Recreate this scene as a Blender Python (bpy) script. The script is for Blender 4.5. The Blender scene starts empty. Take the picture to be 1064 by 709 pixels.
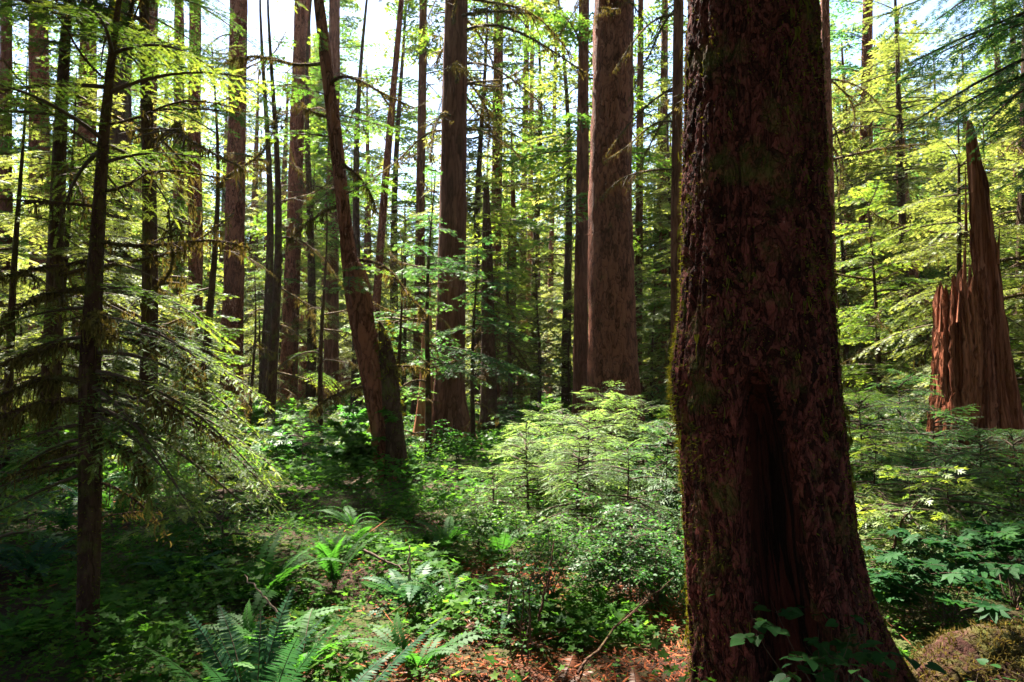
import bpy, math, random
import numpy as np
from mathutils import Vector, Matrix

SC = bpy.context.scene
COL = SC.collection
rng = np.random.default_rng(7)
PI = math.pi

# ------------------------------------------------------------------ camera frame (photo pixels 1064 x 709)
FPX, CX, CY = 709.0, 532.0, 354.5
PITCH = math.radians(3.7)
CAMZ = 1.5
_cf, _sf = math.cos(PITCH), math.sin(PITCH)


def P(px, py, D):
    a, b = (px - CX) / FPX, (CY - py) / FPX
    dx, dy, dz = a, _cf - b * _sf, _sf + b * _cf
    s = D / dy
    return np.array((dx * s, D, CAMZ + dz * s))


def to_px(p):
    x, y, z = p[0], p[1], p[2] - CAMZ
    f = y * _cf + z * _sf
    u = -y * _sf + z * _cf
    f = max(f, 1e-3)
    return CX + FPX * x / f, CY - FPX * u / f


# sun: behind the trees, to the left of the view
SUN_AZ_LEFT, SUN_EL = math.radians(28), math.radians(54)
SUN = np.array((-math.sin(SUN_AZ_LEFT) * math.cos(SUN_EL), math.cos(SUN_AZ_LEFT) * math.cos(SUN_EL), math.sin(SUN_EL)))


# ------------------------------------------------------------------ noise
_perm = np.random.default_rng(3).permutation(4096).astype(np.int64)
_val = np.random.default_rng(4).random(4096)


def vnoise(p):
    p = np.asarray(p, float)
    i = np.floor(p).astype(np.int64)
    f = p - i
    f = f * f * (3 - 2 * f)
    out = np.zeros(len(p))
    for a in (0, 1):
        for b in (0, 1):
            for c in (0, 1):
                h = _perm[(i[:, 0] + a) & 4095]
                h = _perm[(h + i[:, 1] + b) & 4095]
                h = _perm[(h + i[:, 2] + c) & 4095]
                w = (f[:, 0] if a else 1 - f[:, 0]) * (f[:, 1] if b else 1 - f[:, 1]) * (f[:, 2] if c else 1 - f[:, 2])
                out += w * _val[h]
    return out * 2 - 1


def fbm(p, o=4):
    p = np.asarray(p, float)
    s, a = np.zeros(len(p)), 1.0
    for k in range(o):
        s += a * vnoise(p * 2 ** k + 17.3 * k)
        a *= 0.5
    return s


def ground_z(x, y):
    x = np.atleast_1d(np.asarray(x, float)); y = np.atleast_1d(np.asarray(y, float))
    p = np.stack([x, y, np.zeros_like(x)], 1)
    z = 0.16 * fbm(p * 0.22 + 5.1, 3) + 0.05 * fbm(p * 0.9 + 2.2, 3)
    d = np.hypot(x, y)
    z *= np.clip((d - 0.3) / 3.0, 0.25, 1)
    far = np.clip((y - 45) / 200, 0, 1)
    z += 12 * far * far * (1 + 0.5 * vnoise(p * 0.02 + 9))
    z -= 0.06
    return z


def gz(x, y):
    return float(ground_z(x, y)[0])


# wanted patches of sun, as points where a sun ray would meet level ground
def _seg(g, a, b, w):
    a, b = np.array(a, float), np.array(b, float)
    ab = b - a
    t = np.clip(((g - a) @ ab) / (ab @ ab), 0, 1)
    d = np.linalg.norm(g - (a + t[:, None] * ab), axis=1)
    return d < w


def ray_foot(p):
    p = np.atleast_2d(p)
    return p[:, :2] - SUN[None, :2] * (p[:, 2:3] / SUN[2])


def opening(p):
    """True where the canopy has a gap for the sun ray through p."""
    g = ray_foot(p)
    q = np.stack([g[:, 0], g[:, 1], np.zeros(len(g))], 1)
    n = vnoise(q * 0.55 + 3.3) + 0.5 * vnoise(q * 1.7 + 8.1)
    gw = g + 0.45 * np.stack([vnoise(q * 0.9 + 1.1), vnoise(q * 0.9 + 7.7)], 1)
    m = _seg(gw, (-0.65, 3.9), (0.9, 9.0), 0.95)
    m |= _seg(gw, (0.1, 3.5), (0.6, 5.0), 0.8)
    m |= _seg(gw, (-0.4, 3.8), (1.0, 4.0), 0.6)
    m |= _seg(gw, (0.2, 6.0), (0.8, 9.5), 1.35)
    m |= _seg(gw, (-0.6, 7.0), (-0.9, 13.5), 0.9)
    m |= _seg(g, (1.45, 2.9), (3.0, 0.7), 0.30)
    m |= _seg(gw, (-2.6, 3.9), (-1.1, 3.25), 0.26)
    m |= _seg(gw, (-6.5, 6.9), (-5.0, 7.6), 0.6)
    m |= _seg(gw, (-1.9, 6.6), (-1.2, 7.4), 0.35)
    m |= (g[:, 1] > 10.2) & (n > -0.55)
    m |= (g[:, 0] > 4.2) & (g[:, 1] > 8.0) & (n > -0.5)
    m |= (g[:, 0] < -5) & (g[:, 1] > 7.5) & (n > -0.1)
    m |= (g[:, 0] < -3.0 - 0.25 * (g[:, 1] - 9)) & (g[:, 1] > 9.0) & (n > -0.7)
    return m


def glade(p):
    g = ray_foot(p)
    q = np.stack([g[:, 0], g[:, 1], np.zeros(len(g))], 1)
    return (g[:, 0] > -9) & (g[:, 0] < 1.5) & (g[:, 1] > 11.5) & (g[:, 1] < 22) & (vnoise(q * 0.5 + 2.7) > -0.35)


# ------------------------------------------------------------------ mesh builder
class MB:
    def __init__(s):
        s.v, s.q, s.t, s.qt, s.tt, s.n = [], [], [], [], [], 0

    def add(s, v, q=None, t=None, qt=0.5, tt=0.5):
        v = np.asarray(v, np.float32).reshape(-1, 3)
        if q is not None and len(q):
            q = np.asarray(q, np.int32).reshape(-1, 4)
            s.q.append(q + s.n)
            s.qt.append(np.broadcast_to(np.asarray(qt, np.float32), (len(q),)).copy())
        if t is not None and len(t):
            t = np.asarray(t, np.int32).reshape(-1, 3)
            s.t.append(t + s.n)
            s.tt.append(np.broadcast_to(np.asarray(tt, np.float32), (len(t),)).copy())
        s.v.append(v)
        s.n += len(v)

    def inst(s, tpl, R, pos, tint=None):
        """copies of a template (v, q, t, qt, tt) under matrices R (k,3,3) and offsets pos (k,3)"""
        k = len(pos)
        if not k:
            return
        v, q, t, qt, tt = tpl
        n = len(v)
        V = np.einsum('kij,nj->kni', R, v) + pos[:, None, :]
        off = (np.arange(k) * n)[:, None, None]
        dt = np.zeros(k) if tint is None else tint
        Q = (q[None] + off).reshape(-1, 4) if len(q) else None
        T = (t[None] + off).reshape(-1, 3) if len(t) else None
        s.add(V.reshape(-1, 3), Q, T,
              (qt[None] + dt[:, None]).ravel() if len(q) else 0.5,
              (tt[None] + dt[:, None]).ravel() if len(t) else 0.5)

    def tpl(s):
        v = np.concatenate(s.v) if s.v else np.zeros((0, 3), np.float32)
        q = np.concatenate(s.q) if s.q else np.zeros((0, 4), np.int32)
        t = np.concatenate(s.t) if s.t else np.zeros((0, 3), np.int32)
        qt = np.concatenate(s.qt) if s.qt else np.zeros(0, np.float32)
        tt = np.concatenate(s.tt) if s.tt else np.zeros(0, np.float32)
        return v, q, t, qt, tt

    def mesh(s, name, mat, smooth=False):
        v, q, t, qt, tt = s.tpl()
        me = bpy.data.meshes.new(name)
        me.vertices.add(len(v))
        me.vertices.foreach_set('co', v.astype(np.float32).ravel())
        nl = 4 * len(q) + 3 * len(t)
        me.loops.add(nl)
        me.loops.foreach_set('vertex_index', np.concatenate([q.ravel(), t.ravel()]).astype(np.int32))
        me.polygons.add(len(q) + len(t))
        st = np.concatenate([np.arange(len(q)) * 4, 4 * len(q) + np.arange(len(t)) * 3]).astype(np.int32)
        me.polygons.foreach_set('loop_start', st)
        at = me.attributes.new('tint', 'FLOAT', 'FACE')
        at.data.foreach_set('value', np.clip(np.concatenate([qt, tt]), 0, 1).astype(np.float32))
        if smooth:
            me.polygons.foreach_set('use_smooth', np.ones(len(q) + len(t), bool))
        me.update(calc_edges=True)
        me.validate()
        me.materials.append(mat)
        return me

    def build(s, name, mat, parent=None, smooth=False):
        o = bpy.data.objects.new(name, s.mesh(name, mat, smooth))
        COL.objects.link(o)
        if parent is not None:
            o.parent = parent
        return o


def obj_of(name, me, parent=None):
    o = bpy.data.objects.new(name, me)
    COL.objects.link(o)
    if parent is not None:
        o.parent = parent
    return o


def empty(name, loc):
    o = bpy.data.objects.new(name, None)
    o.empty_display_size = 0.2
    o.location = loc
    COL.objects.link(o)
    return o


def tag(o, label, cat, group=None):
    o['label'] = label
    o['category'] = cat
    if group:
        o['group'] = group
    return o


def frames(d, up=(0, 0, 1), roll=0.0):
    """matrices whose +X is d and whose +Z is as near as can be to up, rolled about d"""
    d = np.atleast_2d(np.asarray(d, float))
    d = d / np.linalg.norm(d, axis=1, keepdims=True)
    up = np.broadcast_to(np.asarray(up, float), d.shape)
    y = np.cross(up, d)
    l = np.linalg.norm(y, axis=1, keepdims=True)
    y = np.where(l < 1e-4, np.array([[0, 1.0, 0]]), y / np.maximum(l, 1e-6))
    z = np.cross(d, y)
    r = np.broadcast_to(np.asarray(roll, float), (len(d),))[:, None]
    y2 = y * np.cos(r) + z * np.sin(r)
    z2 = -y * np.sin(r) + z * np.cos(r)
    return np.stack([d, y2, z2], 2)


def tube(mb, pts, rad, n=6, tint=0.5, cap=True, fn=None):
    pts = np.asarray(pts, float)
    m = len(pts)
    rad = np.broadcast_to(np.asarray(rad, float), (m,))
    tan = np.gradient(pts, axis=0)
    F = frames(tan, up=(0.13, 1.0, 0.05)) if abs(tan[:, 2]).mean() > abs(tan[:, :2]).mean() else frames(tan)
    a = np.arange(n) * 2 * PI / n
    ring = np.cos(a)[None, :, None] * F[:, None, :, 1] + np.sin(a)[None, :, None] * F[:, None, :, 2]
    R = np.broadcast_to(rad[:, None], (m, n)).copy()
    if fn is not None:
        R = fn(R, pts, a)
    v = pts[:, None, :] + ring * R[:, :, None]
    i = np.arange(m - 1)[:, None] * n
    j = np.arange(n)[None, :]
    j2 = (j + 1) % n
    q = np.stack([i + j, i + j2, i + n + j2, i + n + j], 2).reshape(-1, 4)
    v = v.reshape(-1, 3)
    t = None
    if cap:
        v = np.concatenate([v, pts[-1:]])
        jj = np.arange(n)
        t = np.stack([(m - 1) * n + jj, (m - 1) * n + (jj + 1) % n, np.full(n, m * n)], 1)
    mb.add(v, q, t, tint, tint)


KITE = np.array([[0, 0, 0], [0.4, 0.5, 0], [1, 0, 0], [0.4, -0.5, 0]], np.float32)


def kites(mb, pos, d, ln, wd, up=(0, 0, 1), roll=0.0, tint=0.5, bend=0.0):
    k = len(pos)
    F = frames(d, up, roll)
    ln = np.broadcast_to(np.asarray(ln, float), (k,)); wd = np.broadcast_to(np.asarray(wd, float), (k,))
    S = np.stack([ln, wd, np.ones(k)], 1)
    v = np.einsum('kij,knj->kni', F, KITE[None] * S[:, None, :]) + np.asarray(pos)[:, None, :]
    q = np.arange(4 * k).reshape(k, 4)
    mb.add(v.reshape(-1, 3), q, None, tint)


# ------------------------------------------------------------------ materials
def new_mat(name):
    m = bpy.data.materials.new(name)
    m.use_nodes = True
    nt = m.node_tree
    nt.nodes.clear()
    return m, nt


def N(nt, typ, **kw):
    n = nt.nodes.new(typ)
    for k, v in kw.items():
        if k in n.inputs:
            n.inputs[k].default_value = v
        else:
            setattr(n, k, v)
    return n


def ramp(nt, stops, src=None, interp='LINEAR'):
    r = nt.nodes.new('ShaderNodeValToRGB')
    cr = r.color_ramp
    cr.interpolation = interp
    while len(cr.elements) < len(stops):
        cr.elements.new(0.5)
    for e, (p, c) in zip(cr.elements, stops):
        e.position = p
        e.color = (*c, 1)
    if src is not None:
        nt.links.new(src, r.inputs[0])
    return r


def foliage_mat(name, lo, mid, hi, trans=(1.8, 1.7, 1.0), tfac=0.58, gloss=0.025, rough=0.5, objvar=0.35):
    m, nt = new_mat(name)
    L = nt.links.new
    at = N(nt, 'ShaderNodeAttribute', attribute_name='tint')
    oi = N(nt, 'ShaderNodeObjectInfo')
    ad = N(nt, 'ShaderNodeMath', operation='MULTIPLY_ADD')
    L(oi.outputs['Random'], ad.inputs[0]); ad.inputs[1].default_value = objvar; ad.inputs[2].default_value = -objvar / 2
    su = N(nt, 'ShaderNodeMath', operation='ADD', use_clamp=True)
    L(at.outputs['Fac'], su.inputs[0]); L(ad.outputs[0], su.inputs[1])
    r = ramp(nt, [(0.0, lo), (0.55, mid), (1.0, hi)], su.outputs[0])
    df = N(nt, 'ShaderNodeBsdfDiffuse')
    L(r.outputs[0], df.inputs[0])
    mu = N(nt, 'ShaderNodeMix', data_type='RGBA', blend_type='MULTIPLY')
    mu.inputs['Factor'].default_value = 1
    L(r.outputs[0], mu.inputs[6]); mu.inputs[7].default_value = (*trans, 1)
    tr = N(nt, 'ShaderNodeBsdfTranslucent')
    L(mu.outputs[2], tr.inputs[0])
    mx = N(nt, 'ShaderNodeMixShader', Fac=tfac)
    L(df.outputs[0], mx.inputs[1]); L(tr.outputs[0], mx.inputs[2])
    gl = N(nt, 'ShaderNodeBsdfGlossy', Roughness=rough)
    gl.inputs[0].default_value = (0.9, 0.95, 0.9, 1)
    m2 = N(nt, 'ShaderNodeMixShader', Fac=gloss)
    L(mx.outputs[0], m2.inputs[1]); L(gl.outputs[0], m2.inputs[2])
    o = N(nt, 'ShaderNodeOutputMaterial')
    L(m2.outputs[0], o.inputs[0])
    return m


def bark_mat(name, dark, mid, light, moss=(0.075, 0.085, 0.018), moss_amt=0.3, scale=1.0, zs=0.22, bump=0.6, plate=18.0, edge=0.55, var=0.35):
    m, nt = new_mat(name)
    L = nt.links.new
    tc = N(nt, 'ShaderNodeTexCoord')
    mp = N(nt, 'ShaderNodeMapping')
    mp.inputs['Scale'].default_value = (scale, scale, scale * zs)
    L(tc.outputs['Object'], mp.inputs[0])
    n0 = N(nt, 'ShaderNodeTexNoise', Scale=6.0, Detail=4.0)
    L(mp.outputs[0], n0.inputs['Vector'])
    mxv = N(nt, 'ShaderNodeMix', data_type='VECTOR')
    mxv.inputs['Factor'].default_value = 0.28
    L(mp.outputs[0], mxv.inputs[4]); L(n0.outputs['Color'], mxv.inputs[5])
    vo = N(nt, 'ShaderNodeTexVoronoi', feature='DISTANCE_TO_EDGE', Scale=plate)
    L(mxv.outputs[1], vo.inputs['Vector'])
    vc = N(nt, 'ShaderNodeTexVoronoi', feature='F1', Scale=plate)
    L(mxv.outputs[1], vc.inputs['Vector'])
    n1 = N(nt, 'ShaderNodeTexNoise', Scale=26.0, Detail=6.0, Roughness=0.65)
    L(mp.outputs[0], n1.inputs['Vector'])
    n2 = N(nt, 'ShaderNodeTexNoise', Scale=1.6, Detail=4.0, Roughness=0.6)
    L(tc.outputs['Object'], n2.inputs['Vector'])
    # bark relief
    e = N(nt, 'ShaderNodeMapRange')
    e.inputs[1].default_value = 0.0; e.inputs[2].default_value = 0.16
    L(vo.outputs['Distance'], e.inputs[0])
    h = N(nt, 'ShaderNodeMath', operation='MULTIPLY_ADD')
    L(n1.outputs[0], h.inputs[0]); h.inputs[1].default_value = 1.2
    eh = N(nt, 'ShaderNodeMath', operation='MULTIPLY'); L(e.outputs[0], eh.inputs[0]); eh.inputs[1].default_value = edge; L(eh.outputs[0], h.inputs[2])
    # colour
    sep = N(nt, 'ShaderNodeSeparateColor'); L(vc.outputs['Color'], sep.inputs[0])
    c1 = N(nt, 'ShaderNodeMath', operation='MULTIPLY'); L(sep.outputs[0], c1.inputs[0]); c1.inputs[1].default_value = var
    c2 = N(nt, 'ShaderNodeMath', operation='MULTIPLY_ADD'); L(h.outputs[0], c2.inputs[0]); c2.inputs[1].default_value = 0.40
    nb = N(nt, 'ShaderNodeMath', operation='MULTIPLY_ADD'); L(n2.outputs[0], nb.inputs[0]); nb.inputs[1].default_value = 0.5; nb.inputs[2].default_value = -0.22
    cb = N(nt, 'ShaderNodeMath', operation='ADD'); L(c1.outputs[0], cb.inputs[0]); L(nb.outputs[0], cb.inputs[1]); L(cb.outputs[0], c2.inputs[2])
    r = ramp(nt, [(0.12, dark), (0.5, mid), (0.95, light)], c2.outputs[0])
    # moss
    n3 = N(nt, 'ShaderNodeTexNoise', Scale=3.5, Detail=8.0, Roughness=0.72)
    L(tc.outputs['Object'], n3.inputs['Vector'])
    mr = N(nt, 'ShaderNodeMapRange')
    mr.inputs[1].default_value = 0.66 - 0.35 * moss_amt; mr.inputs[2].default_value = 0.82 - 0.35 * moss_amt
    L(n3.outputs[0], mr.inputs[0])
    mm = N(nt, 'ShaderNodeMath', operation='MULTIPLY'); L(mr.outputs[0], mm.inputs[0]); mm.inputs[1].default_value = min(1, moss_amt * 2.2)
    mr2 = N(nt, 'ShaderNodeMix', data_type='RGBA')
    L(n2.outputs[0], mr2.inputs['Factor']); mr2.inputs[6].default_value = (*[c * 0.5 for c in moss], 1); mr2.inputs[7].default_value = (*[c * 1.4 for c in moss], 1)
    mc = N(nt, 'ShaderNodeMix', data_type='RGBA')
    L(mm.outputs[0], mc.inputs['Factor']); L(r.outputs[0], mc.inputs[6]); L(mr2.outputs[2], mc.inputs[7])
    bp = N(nt, 'ShaderNodeBump', Strength=bump, Distance=0.03)
    L(h.outputs[0], bp.inputs['Height'])
    bs = N(nt, 'ShaderNodeBsdfPrincipled', Roughness=0.85)
    bs.inputs['Specular IOR Level'].default_value = 0.06
    L(mc.outputs[2], bs.inputs['Base Color']); L(bp.outputs[0], bs.inputs['Normal'])
    o = N(nt, 'ShaderNodeOutputMaterial'); L(bs.outputs[0], o.inputs[0])
    return m


def simple_noise_mat(name, a, b, scale=20, rough=0.85, bump=0.4, use_tint=False, transl=0.0):
    m, nt = new_mat(name)
    L = nt.links.new
    tc = N(nt, 'ShaderNodeTexCoord')
    n = N(nt, 'ShaderNodeTexNoise', Scale=scale, Detail=6.0, Roughness=0.65)
    L(tc.outputs['Object'], n.inputs['Vector'])
    src = n.outputs[0]
    if use_tint:
        at = N(nt, 'ShaderNodeAttribute', attribute_name='tint')
        src = at.outputs['Fac']
    r = ramp(nt, [(0.15, a), (0.85, b)], src)
    bs = N(nt, 'ShaderNodeBsdfPrincipled', Roughness=rough)
    bs.inputs['Specular IOR Level'].default_value = 0.2
    L(r.outputs[0], bs.inputs['Base Color'])
    bp = N(nt, 'ShaderNodeBump', Strength=bump, Distance=0.01)
    L(n.outputs[0], bp.inputs['Height']); L(bp.outputs[0], bs.inputs['Normal'])
    o = N(nt, 'ShaderNodeOutputMaterial')
    if transl:
        tr = N(nt, 'ShaderNodeBsdfTranslucent')
        L(r.outputs[0], tr.inputs[0])
        mx = N(nt, 'ShaderNodeMixShader', Fac=transl)
        L(bs.outputs[0], mx.inputs[1]); L(tr.outputs[0], mx.inputs[2]); L(mx.outputs[0], o.inputs[0])
    else:
        L(bs.outputs[0], o.inputs[0])
    return m


M = {}
M['hemlock'] = foliage_mat('hemlock_needles', (0.018, 0.060, 0.010), (0.062, 0.125, 0.018), (0.15, 0.19, 0.030))
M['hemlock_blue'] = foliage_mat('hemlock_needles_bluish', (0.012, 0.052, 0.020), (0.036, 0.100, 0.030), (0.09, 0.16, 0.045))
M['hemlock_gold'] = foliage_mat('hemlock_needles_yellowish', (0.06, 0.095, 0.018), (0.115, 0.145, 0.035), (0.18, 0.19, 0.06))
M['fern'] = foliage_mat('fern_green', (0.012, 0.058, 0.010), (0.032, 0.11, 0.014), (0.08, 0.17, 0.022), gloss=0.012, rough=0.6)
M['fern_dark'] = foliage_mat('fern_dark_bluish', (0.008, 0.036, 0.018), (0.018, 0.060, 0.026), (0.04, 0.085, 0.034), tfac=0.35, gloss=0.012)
M['fern_dead'] = foliage_mat('fern_dead_rust', (0.12, 0.025, 0.008), (0.22, 0.060, 0.016), (0.30, 0.11, 0.03), trans=(1.2, 0.9, 0.6))
M['leaf'] = foliage_mat('broad_leaf', (0.014, 0.062, 0.012), (0.030, 0.11, 0.016), (0.07, 0.17, 0.025), gloss=0.012)
M['leaf_lime'] = foliage_mat('broad_leaf_bright', (0.03, 0.09, 0.012), (0.06, 0.15, 0.018), (0.12, 0.20, 0.03), gloss=0.02)
M['leaf_dark'] = foliage_mat('broad_leaf_dark', (0.009, 0.036, 0.012), (0.018, 0.062, 0.018), (0.038, 0.10, 0.024), gloss=0.006, tfac=0.4)
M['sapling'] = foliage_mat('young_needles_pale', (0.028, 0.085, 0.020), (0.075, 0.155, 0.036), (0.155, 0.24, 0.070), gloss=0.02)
M['cover'] = foliage_mat('ground_cover_leaf', (0.014, 0.055, 0.008), (0.042, 0.115, 0.014), (0.10, 0.165, 0.022), gloss=0.004)
M['moss'] = foliage_mat('hanging_moss', (0.045, 0.036, 0.012), (0.095, 0.076, 0.024), (0.16, 0.13, 0.045), trans=(1.2, 1.05, 0.6), gloss=0.0, tfac=0.4)
M['moss_green'] = foliage_mat('cushion_moss', (0.045, 0.055, 0.010), (0.085, 0.095, 0.015), (0.14, 0.13, 0.02), trans=(1.3, 1.1, 0.4), gloss=0.0, tfac=0.4)
M['hero_bark'] = bark_mat('red_scaly_bark', (0.006, 0.002, 0.0018), (0.027, 0.0075, 0.006), (0.15, 0.040, 0.034), moss_amt=0.36, zs=0.5, plate=44, bump=1.0, edge=0.4, var=0.55)
M['hollow_dark_wood'] = bark_mat('darkened_rotten_wood', (0.004, 0.0018, 0.0015), (0.013, 0.005, 0.004), (0.075, 0.017, 0.012), moss_amt=0.05, plate=16, zs=0.12, bump=1.0, edge=0.4, var=0.5)
M['bark'] = bark_mat('purple_brown_bark', (0.018, 0.006, 0.004), (0.074, 0.023, 0.0135), (0.20, 0.070, 0.042), moss_amt=0.22, plate=13, zs=0.32, bump=1.0, edge=0.9, var=0.6)
M['bark_red'] = bark_mat('reddish_furrowed_bark', (0.025, 0.008, 0.005), (0.085, 0.031, 0.019), (0.18, 0.075, 0.047), moss_amt=0.2, plate=11, zs=0.16, bump=0.9)
M['bark_moss'] = bark_mat('mossy_dark_bark', (0.016, 0.008, 0.006), (0.048, 0.023, 0.016), (0.09, 0.05, 0.032), moss_amt=0.42, plate=16, zs=0.3, bump=0.8)
M['bark_orange'] = bark_mat('dead_orange_wood', (0.07, 0.022, 0.010), (0.22, 0.078, 0.035), (0.36, 0.16, 0.08), moss_amt=0.1, plate=12, zs=0.07, bump=0.9)
M['snag'] = bark_mat('split_red_wood', (0.035, 0.010, 0.006), (0.17, 0.050, 0.026), (0.38, 0.14, 0.08), moss_amt=0.16, plate=16, zs=0.06, bump=1.0, var=0.6)
M['twig'] = simple_noise_mat('twig_bark', (0.03, 0.018, 0.012), (0.10, 0.06, 0.04), 30)
M['twig_pale'] = simple_noise_mat('pale_dead_twig', (0.16, 0.10, 0.07), (0.34, 0.24, 0.18), 30)
M['litter'] = simple_noise_mat('needle_litter', (0.06, 0.015, 0.006), (0.30, 0.078, 0.024), 30, use_tint=True, transl=0.25)
M['flower'] = simple_noise_mat('small_flower', (0.35, 0.33, 0.25), (0.6, 0.58, 0.45), 30)
M['rot'] = bark_mat('rotten_log_wood', (0.012, 0.006, 0.005), (0.040, 0.016, 0.012), (0.10, 0.05, 0.04), moss_amt=0.6, plate=14, zs=1.0, bump=0.9, edge=0.2)


def ground_mat():
    m, nt = new_mat('forest_floor')
    L = nt.links.new
    tc = N(nt, 'ShaderNodeTexCoord')
    a = N(nt, 'ShaderNodeTexNoise', Scale=0.55, Detail=6.0, Roughness=0.6); L(tc.outputs['Object'], a.inputs['Vector'])
    b = N(nt, 'ShaderNodeTexNoise', Scale=28.0, Detail=8.0, Roughness=0.75); L(tc.outputs['Object'], b.inputs['Vector'])
    r1 = ramp(nt, [(0.25, (0.010, 0.005, 0.003)), (0.5, (0.032, 0.013, 0.007)), (0.8, (0.085, 0.034, 0.016))], b.outputs[0])
    r2 = ramp(nt, [(0.25, (0.02, 0.028, 0.008)), (0.75, (0.085, 0.10, 0.022))], b.outputs[0])
    mr = N(nt, 'ShaderNodeMapRange'); mr.inputs[1].default_value = 0.44; mr.inputs[2].default_value = 0.58
    L(a.outputs[0], mr.inputs[0])
    mx = N(nt, 'ShaderNodeMix', data_type='RGBA')
    L(mr.outputs[0], mx.inputs['Factor']); L(r1.outputs[0], mx.inputs[6]); L(r2.outputs[0], mx.inputs[7])
    bp = N(nt, 'ShaderNodeBump', Strength=0.9, Distance=0.04); L(b.outputs[0], bp.inputs['Height'])
    bs = N(nt, 'ShaderNodeBsdfPrincipled', Roughness=0.9); bs.inputs['Specular IOR Level'].default_value = 0.15
    L(mx.outputs[2], bs.inputs['Base Color']); L(bp.outputs[0], bs.inputs['Normal'])
    o = N(nt, 'ShaderNodeOutputMaterial'); L(bs.outputs[0], o.inputs[0])
    return m


M['ground'] = ground_mat()


def hill_mat():
    m, nt = new_mat('wooded_hill')
    L = nt.links.new
    tc = N(nt, 'ShaderNodeTexCoord')
    b = N(nt, 'ShaderNodeTexNoise', Scale=0.15, Detail=8.0, Roughness=0.75); L(tc.outputs['Object'], b.inputs['Vector'])
    r = ramp(nt, [(0.3, (0.02, 0.05, 0.03)), (0.7, (0.07, 0.11, 0.05))], b.outputs[0])
    bs = N(nt, 'ShaderNodeBsdfDiffuse'); L(r.outputs[0], bs.inputs[0])
    o = N(nt, 'ShaderNodeOutputMaterial'); L(bs.outputs[0], o.inputs[0])
    return m


# ------------------------------------------------------------------ foliage templates
def unit(a):
    a = np.asarray(a, float)
    return a / np.linalg.norm(a, axis=-1, keepdims=True)


def make_branch(L, lod, r, droop=0.25, rise=0.08, bare=0.10, fan=0.50, sag=0.30):
    """A flat conifer bough along +X: (foliage template, wood template)."""
    fol, wood = MB(), MB()
    n = 10
    t = np.linspace(0, 1, n)
    wob = r.normal(0, 0.02 * L)
    ax = np.stack([L * t * (1 - 0.12 * droop * t), wob * np.sin(t * 3), L * (rise * t - droop * t ** 2)], 1)
    r0 = 0.006 + 0.009 * L
    tube(wood, ax, r0 * (1 - 0.85 * t), 4 if lod else 5, 0.4)
    sp = (0.042, 0.075, 0.14)[lod]
    sp = max(sp, L / 30)
    tw_sp = (0.028, 0.040, 0.10)[lod]
    tw_len = (0.078, 0.112, 0.25)[lod]
    pos, dirs, lens, tints = [], [], [], []
    s = bare * L
    side = 1
    while s < L * 0.98:
        u = s / L
        k = min(n - 2, int(u * (n - 1)))
        f = u * (n - 1) - k
        p0 = ax[k] * (1 - f) + ax[k + 1] * f
        d0 = unit(ax[k + 1] - ax[k])
        ls = (L * fan * (1 - u) ** 0.75 * min(1, 0.45 + (u - bare) * 3) + 0.05) * r.uniform(0.65, 1.15)
        if r.random() < 0.08:
            ls *= 0.3
        ang = side * r.uniform(0.75, 1.05)
        dh = np.array([d0[0] * math.cos(ang) - d0[1] * math.sin(ang), d0[0] * math.sin(ang) + d0[1] * math.cos(ang), d0[2] * 0.5 + r.normal(0, 0.08)])
        dh = unit(dh)
        m = max(2, int(ls / tw_sp))
        v = (np.arange(m) + 0.5) / m
        bp = p0 + dh * (ls * v)[:, None]
        bp[:, 2] -= sag * ls * v ** 2
        if lod < 2:
            e = np.linspace(0, 1, 4)
            bpts = p0 + dh * (ls * e)[:, None]
            bpts[:, 2] -= sag * ls * e ** 2
            tube(wood, bpts, (0.0022 if lod == 0 else 0.004) * (1.1 - e), 3, 0.4, cap=False)
        sg = np.where(np.arange(m) % 2 == 0, 1, -1) * r.uniform(0.55, 0.95, m)
        dd = np.stack([dh[0] * np.cos(sg) - dh[1] * np.sin(sg), dh[0] * np.sin(sg) + dh[1] * np.cos(sg), np.full(m, dh[2]) - 2 * sag * v * 0.6 + r.normal(0, 0.1, m)], 1)
        ln = tw_len * (1.05 - 0.45 * v) * r.uniform(0.75, 1.25, m)
        pos.append(bp); dirs.append(dd); lens.append(ln)
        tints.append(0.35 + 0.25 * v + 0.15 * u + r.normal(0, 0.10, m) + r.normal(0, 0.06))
        pos.append(bp[-1:]); dirs.append(unit(dh + np.array([0, 0, -sag]))[None]); lens.append(np.array([tw_len])); tints.append(np.array([0.7 + 0.15 * u]))
        s += sp * r.uniform(0.7, 1.3)
        side = -side
    pos.append(ax[-1:]); dirs.append(unit(ax[-1] - ax[-2])[None]); lens.append(np.array([tw_len * 1.2])); tints.append(np.array([0.9]))
    pos, dirs, lens, tints = map(np.concatenate, (pos, dirs, lens, tints))
    F = frames(dirs, roll=r.normal(0, 0.3, len(pos)))
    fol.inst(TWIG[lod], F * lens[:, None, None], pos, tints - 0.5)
    return fol.tpl(), wood.tpl()


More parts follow.
